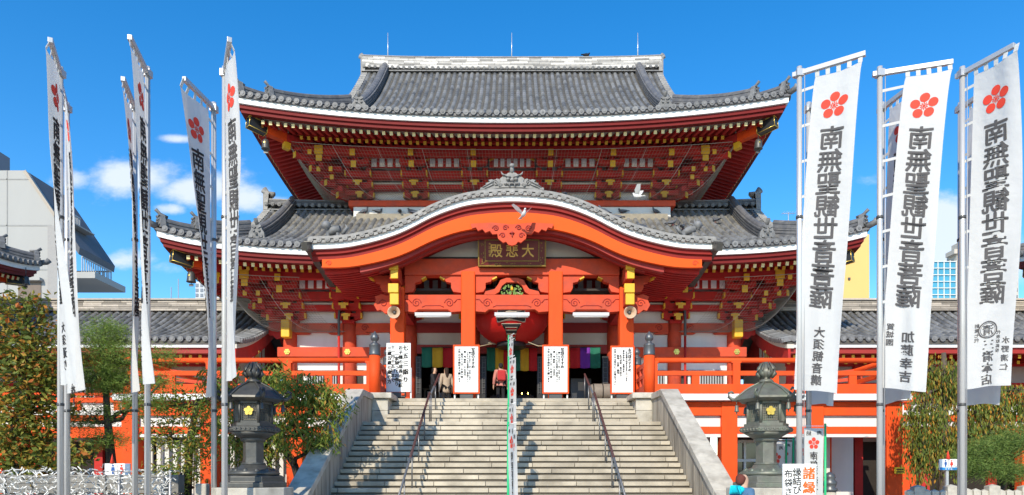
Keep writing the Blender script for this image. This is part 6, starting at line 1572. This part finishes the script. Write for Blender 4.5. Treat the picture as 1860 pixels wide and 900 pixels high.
LM3 = leafmat('willow_leaves', [(0,(.10,.17,.03)),(.5,(.18,.26,.04)),(.83,(.33,.33,.06)),(.97,(.50,.25,.05))])
LM4 = leafmat('weeping_leaves', [(0,(.08,.13,.02)),(.45,(.17,.22,.035)),(.78,(.28,.28,.05)),(.93,(.55,.27,.035))])
LM5 = leafmat('dark_pine_needles', [(0,(0.088,0.158,0.035)),(.5,(0.158,0.245,0.052)),(1,(0.263,0.350,0.088))])
def W3(px, py, d): return (gx(px, d), d, gz(py, d))
tree('cherry_tree', 'autumn cherry tree with yellow and orange leaves at the far left edge', 'tree', (gx(20,16), 16, 0), [(gx(20,16),16,0), (gx(15,16),16.1,1.5), (gx(30,16),16,2.8), (gx(50,16),16,4.2)],
     [(W3(30,600,16),(.75,.9,.75),52),(W3(75,640,15.8),(.55,.7,.7),40),(W3(25,690,15.8),(.85,.9,.75),60),(W3(70,730,16),(.65,.8,.8),48),(W3(15,780,15.6),(.7,.8,.6),48),(W3(70,800,16),(.6,.7,.45),32),(W3(-60,640,16),(1,1,1.2),70),(W3(-50,770,16),(1,1,1),50),(W3(45,560,16),(.4,.5,.3),14),(W3(40,845,15.4),(.9,.5,.35),50),(W3(120,830,15.6),(.4,.4,.3),16)], LM1, BARKD, .15, .085, 15, .25, .17, 1)
tree('pine_tree', 'bright green fluffy pine tree in front of the left side building', 'tree', (gx(205,17.5), 17.5, 0), [(gx(203,17.5),17.5,0), (gx(206,17.5),17.5,1.6), (gx(200,17.5),17.4,3.0), (gx(190,17.5),17.5,4.4)],
     [(W3(190,610,17.5),(.62,.6,.38),44),(W3(205,650,17.3),(.85,.7,.40),56),(W3(175,690,17.3),(.75,.7,.38),44),(W3(225,700,17.5),(.6,.6,.35),34),(W3(160,760,17.2),(.75,.6,.30),30),(W3(285,650,17.6),(.5,.5,.3),20),(W3(255,735,17.2),(.7,.5,.25),20),(W3(190,800,17.0),(.5,.5,.25),18),(W3(290,700,17.4),(.45,.4,.25),14)], LM2, BARK, .10, .014, 95, 0, .12, 2)
tree('maple_tree', 'thin green and orange tree spreading between the left banners', 'tree', (gx(335,18), 18, 0), [(gx(335,18),18,0), (gx(340,18),18,1.3), (gx(345,18),18,2.6), (gx(360,18),18,3.6)],
     [(W3(320,740,18),(.75,.6,.45),36),(W3(370,770,17.8),(.6,.6,.5),34),(W3(290,790,17.8),(.5,.5,.4),22),(W3(350,820,17.6),(.55,.5,.35),24),(W3(400,720,18),(.5,.5,.5),26),(W3(330,860,17.4),(.6,.5,.25),26),(W3(290,875,17),(.6,.5,.2),26)], LM3, BARKD, .15, .045, 18, .35, .17, 3)
tree('willow_leaved_tree', 'long leaved green and yellow tree behind the left bronze lantern', 'tree', (gx(560,17), 17, 0), [(gx(566,17.2),17.2,0), (gx(556,17.2),17.2,.9), (gx(535,17.2),17.2,1.9), (gx(500,17.2),17.2,2.6)],
     [(W3(540,705,17),(.7,.7,.42),46),(W3(575,745,16.9),(.75,.6,.5),54),(W3(500,690,17),(.55,.6,.4),30),(W3(455,740,17),(.7,.6,.55),48),(W3(540,790,16.8),(.75,.6,.45),54),(W3(425,800,17),(.6,.5,.5),40),(W3(470,820,17),(.6,.5,.35),30),(W3(600,720,16.9),(.35,.4,.3),16),(W3(400,690,17),(.5,.5,.4),20),(W3(585,800,16.8),(.35,.4,.35),18)], LM3, BARKD, .20, .045, 18, .5, .13, 4, density=.85)
tree('weeping_cherry', 'weeping tree with hanging yellow green leaves at the right of the terrace', 'tree', (gx(1712,20), 20, 0), [(gx(1712,20),20,0), (gx(1713,20),20,2.2), (gx(1716,20),20,4.4), (gx(1714,20),20,5.2)],
     [(W3(1690,665,20),(.55,.6,.3),34),(W3(1730,680,20),(.6,.6,.35),38),(W3(1680,740,19.8),(.5,.6,.5),46),(W3(1740,770,20),(.5,.6,.4),42),(W3(1780,720,20),(.6,.6,.4),46),(W3(1830,720,20),(.7,.6,.4),52),(W3(1800,770,19.8),(.6,.5,.4),40),(W3(1672,800,19.8),(.28,.4,.35),30),(W3(1710,800,20),(.45,.5,.3),30)], LM4, BARK, .15, .046, 26, .75, .2, 5, weep=1.15, density=1.15)
tree('pine_tree', 'low clipped dark green pine at the bottom right corner', 'tree', (gx(1815,17), 17, 0), [(gx(1815,17),17,0), (gx(1805,17),17,.9), (gx(1830,17),17,1.8)],
     [(W3(1800,815,16.8),(.6,.6,.22),46),(W3(1850,800,16.8),(.6,.6,.25),46),(W3(1780,850,16.6),(.55,.5,.2),42),(W3(1840,855,16.6),(.6,.5,.22),46),(W3(1755,835,17),(.3,.4,.2),22)], LM5, BARKD, .11, .014, 70, 0, .13, 6)
for k, (px, d, zz) in enumerate(((30, 15.4, .9), (120, 15.6, .8), (300, 16.5, 1.1))):
    o = thing('azalea_bush', ['low green bush at the far left behind the fortune wires', 'low green bush left of the second flagpole', 'yellow green bush below the maple tree'][k], 'bush', (gx(px, d), d, 0)); rr = random.Random(40+k); lf = MB()
    leaves(lf, rr, [Vector((gx(px, d)+rr.uniform(-.9,.9), d+rr.uniform(-.5,.5), rr.uniform(.1, zz))) for _ in range(60)], 22, .07, .04, 0, .14); lf.build('foliage', LM5 if k < 2 else LM3, o, fixn=False)
    tb = MB()
    for q in range(5): limb(tb, rr, Vector((gx(px,d), d, 0)), Vector((gx(px,d)+rr.uniform(-.6,.6), d, zz*.8)), .02, .008, 3, .03, 5)
    tb.build('stems', BARKD, o, fixn=False)

# ================================================================== SMALL THINGS AT THE BOTTOM
# wires of tied paper fortunes at the left
fr = thing('fortune_rack', 'rack of wires for tied paper fortunes at the bottom left', 'rack', (-8.7, 14.3, 0))
m = MB()
for x in (-10.6, -9.3, -8.1, -7.05): m.tube([(x, 14.3, 0), (x, 14.3, 1.76)], .025, 8)
m.build('posts', ALU, fr); m = MB(); rr = random.Random(77); papers = MB()
for k in range(6):
    z = 1.73-k*.12; m.tube([(-10.6+q*.36, 14.3, z-.01*math.sin(q)) for q in range(11)], .006, 4)
    x = -10.6
    while x < -7.05:
        x += rr.uniform(.02, .06); c = Vector((x, 14.3+rr.uniform(-.06,.06), z+rr.gauss(0,.03)))
        for s_ in (-1, 1):
            d = Vector((rr.uniform(.2,1)*s_, rr.uniform(-.5,.3), rr.uniform(-.9,.75))).normalized(); L_ = rr.uniform(.04,.13); w = Vector((rr.gauss(0,1), rr.gauss(0,1), rr.gauss(0,1))).cross(d).normalized()*.011; b1 = c+d*L_*.5; b2 = b1+(d+Vector((0,0,rr.uniform(-.6,.2)))).normalized()*L_*.5
            papers.add([c-w, c+w, b1+w, b1-w, b2+w, b2-w], [(0,1,2,3),(3,2,4,5)], False)
m.build('wires', DGREY, fr); po = papers.build('tied_paper_fortunes', mat('tied_paper', (.62,.61,.58), .85, .1, 9, isl=.35), None, fixn=False); tag(po, 'mass of white paper fortunes knotted on the wires', 'paper', kind='stuff')
lw = thing('stone_wall', 'low grey stone wall behind the paper fortune wires', 'wall', (-8.9, 15.0, 0)); m = MB(); r5 = random.Random(6)
for k in range(4):
    x = -12.5-r5.random()*.6
    while x < -7.3:
        x1 = x+r5.uniform(.5, .9); m.box(x, min(x1, -7.2)-.02, 15.0+r5.uniform(0,.02), 15.3, k*.42, k*.42+.40); x = x1
m.build('blocks', mat('grey_wall_stone', (.20,.19,.17), .9, .2, 4, isl=.25), lw, bevel=.012)
gp = thing('green_stake', 'thin green stake with white clips by the fortune wires', 'stake', (gx(115, 14.2), 14.2, 0)); m = MB(); m.tube([(gx(115,14.2),14.2,0),(gx(115,14.2),14.2,2.15)], .016, 6); m.build('stake', GREENP, gp); m = MB()
for q in range(6): m.cbox((gx(115,14.2),14.2,.9+q*.22), (.05,.05,.03))
m.build('clips', LAMPW, gp)
def toilet_sign(label, px, d, z, w, h, pin):
    o = thing('toilet_sign', label, 'sign', (gx(px, d), d, 0)); x = gx(px, d); m = MB(); m.box(x-w/2, x+w/2, d, d+.04, z, z+h); m.build('panel', LAMPW, o)
    m = MB(); m.box(x-w/2, x+w/2, d-.004, d-.001, z+.003, z+h*.24); m.build('blue_strip', mat('sign_blue', (.02,.22,.55), .5), o)
    for sg, mm, nm in ((-1, mat('sign_man_blue', (.02,.09,.30), .5), 'man_symbol'), (1, mat('sign_woman_red', (.62,.05,.03), .5), 'woman_symbol')):
        m = MB(); cx = x+sg*w*.17; m.tube([(cx, d-.006, z+h*.86), (cx, d-.001, z+h*.86)], h*.07, 10)
        P_ = [(-.10,.76),(.10,.76),(.12,.5),(.07,.5),(.06,.3),(-.06,.3),(-.07,.5),(-.12,.5)] if sg < 0 else [(-.08,.76),(.08,.76),(.15,.46),(.06,.46),(.05,.3),(-.05,.3),(-.06,.46),(-.15,.46)]
        m.extr([(cx+a*h, z+b_*h) for a, b_ in P_], lambda a, b_, t_: Vector((a, t_, b_)), d-.006, d-.001); m.build(nm, mm, o)
    m = MB(); m.box(x-.004, x+.004, d-.004, d-.001, z+h*.3, z+h*.92); m.build('divider', DGREY, o)
    m = MB(); write_row(m, 'お手洗', x+.0, z+h*.12, h*.18, h*.24, lambda a, b_: Vector((a, d-.0065, b_)), .01); m.build('lettering', LAMPW, o)
    m = MB(); m.box(x-.03, x+.03, d+.041, d+.1, 0, z+h*.8); m.build('post', ALU, o)
    m = MB(); m.lathe([(.05, 0), (.0, .22)], (x+pin, d+.02, z+h), 8); m.build('red_cone', CREST, o)
toilet_sign('white toilet sign with blue and red figures among the left bushes', 213, 15.2, 1.58, .55, .33, -.12)
toilet_sign('white toilet sign with blue and red figures in front of the weeping tree', 1723, 16.5, 1.78, .42, .26, 0)
r4 = random.Random(4)
for k in range(15):
    px = 1652+k*15.0; big = k in (1, 5, 10, 14); d = 16.2; x = gx(px, d)
    m = MB(); w = .13 if big else .085; h = (1.45 if big else 1.345)+r4.uniform(-.02, .02)
    m.add([(-w,-w*.8,0),(w,-w*.8,0),(w,w*.8,0),(-w,w*.8,0),(-w,-w*.8,h-.05),(w,-w*.8,h-.05),(w,w*.8,h-.05),(-w,w*.8,h-.05),(0,0,h)], [(0,3,2,1),(0,1,5,4),(1,2,6,5),(2,3,7,6),(3,0,4,7),(4,5,8),(5,6,8),(6,7,8),(7,4,8)], False)
    o = tag(m.build('stone_fence_post', GRANL, None, at=(x, d, 0), bevel=.012), 'thicker pale granite fence post in the low row at the bottom right' if big else 'slim pale granite fence post in the low row at the bottom right', 'fence post', 'granite fence posts at the right')
for px, nm in ((293, 'left'), (368, 'right')):
    m = MB(); d = 15.0; m.box(-.12, .12, -.1, .1, 0, 1.47); tag(m.build('stone_fence_post', GRANL, None, at=(gx(px, d), d, 0), bevel=.03), f'pale granite fence post below the maple tree, {nm} one of two', 'fence post', 'granite fence posts at the left')
jz = thing('stone_finial', 'small dark stone onion shaped finial beside the right brush sign', 'finial', (gx(1507, 16.0), 16.0, 0)); m = MB(); m.lathe([(.14,0),(.14,1.28)], (gx(1507,16.0),16.0,0), 12); m.build('shaft', GRANL, jz); m = MB(); m.lathe([(.16,1.28),(.17,1.34),(.12,1.38),(.15,1.44),(.16,1.50),(.10,1.56),(.13,1.60),(.10,1.68),(.02,1.73)], (gx(1507,16.0),16.0,0), 16); m.build('onion', CAPM, jz)
ys_ = thing('yellow_notice', 'small yellow notice fixed to the outer right terrace post', 'sign', (12.62, 22.4, 1.9)); m = MB(); m.box(gx(1625,22.4), gx(1644,22.4), 22.40, 22.43, gz(861,22.4), gz(849,22.4)); m.build('panel', mat('sign_yellow', (.75,.5,.02), .5), ys_)
m = MB()
for q in range(2): m.box(gx(1628,22.4), gx(1641,22.4), 22.39, 22.398, gz(853+q*4.5,22.4)-.02, gz(853+q*4.5,22.4)+.015)
m.build('lettering', INK, ys_)
for o in bpy.data.objects:
    if o.type == 'MESH' and not o.get('category') and not o.parent and not o.get('kind'): print('LOOSE', o.name)

for o in bpy.data.objects:
    l = o.get('label')
    if l and not 4 <= len(l.replace(',', ' ').split()) <= 16: print('LABEL', o.name, len(l.split()), l)
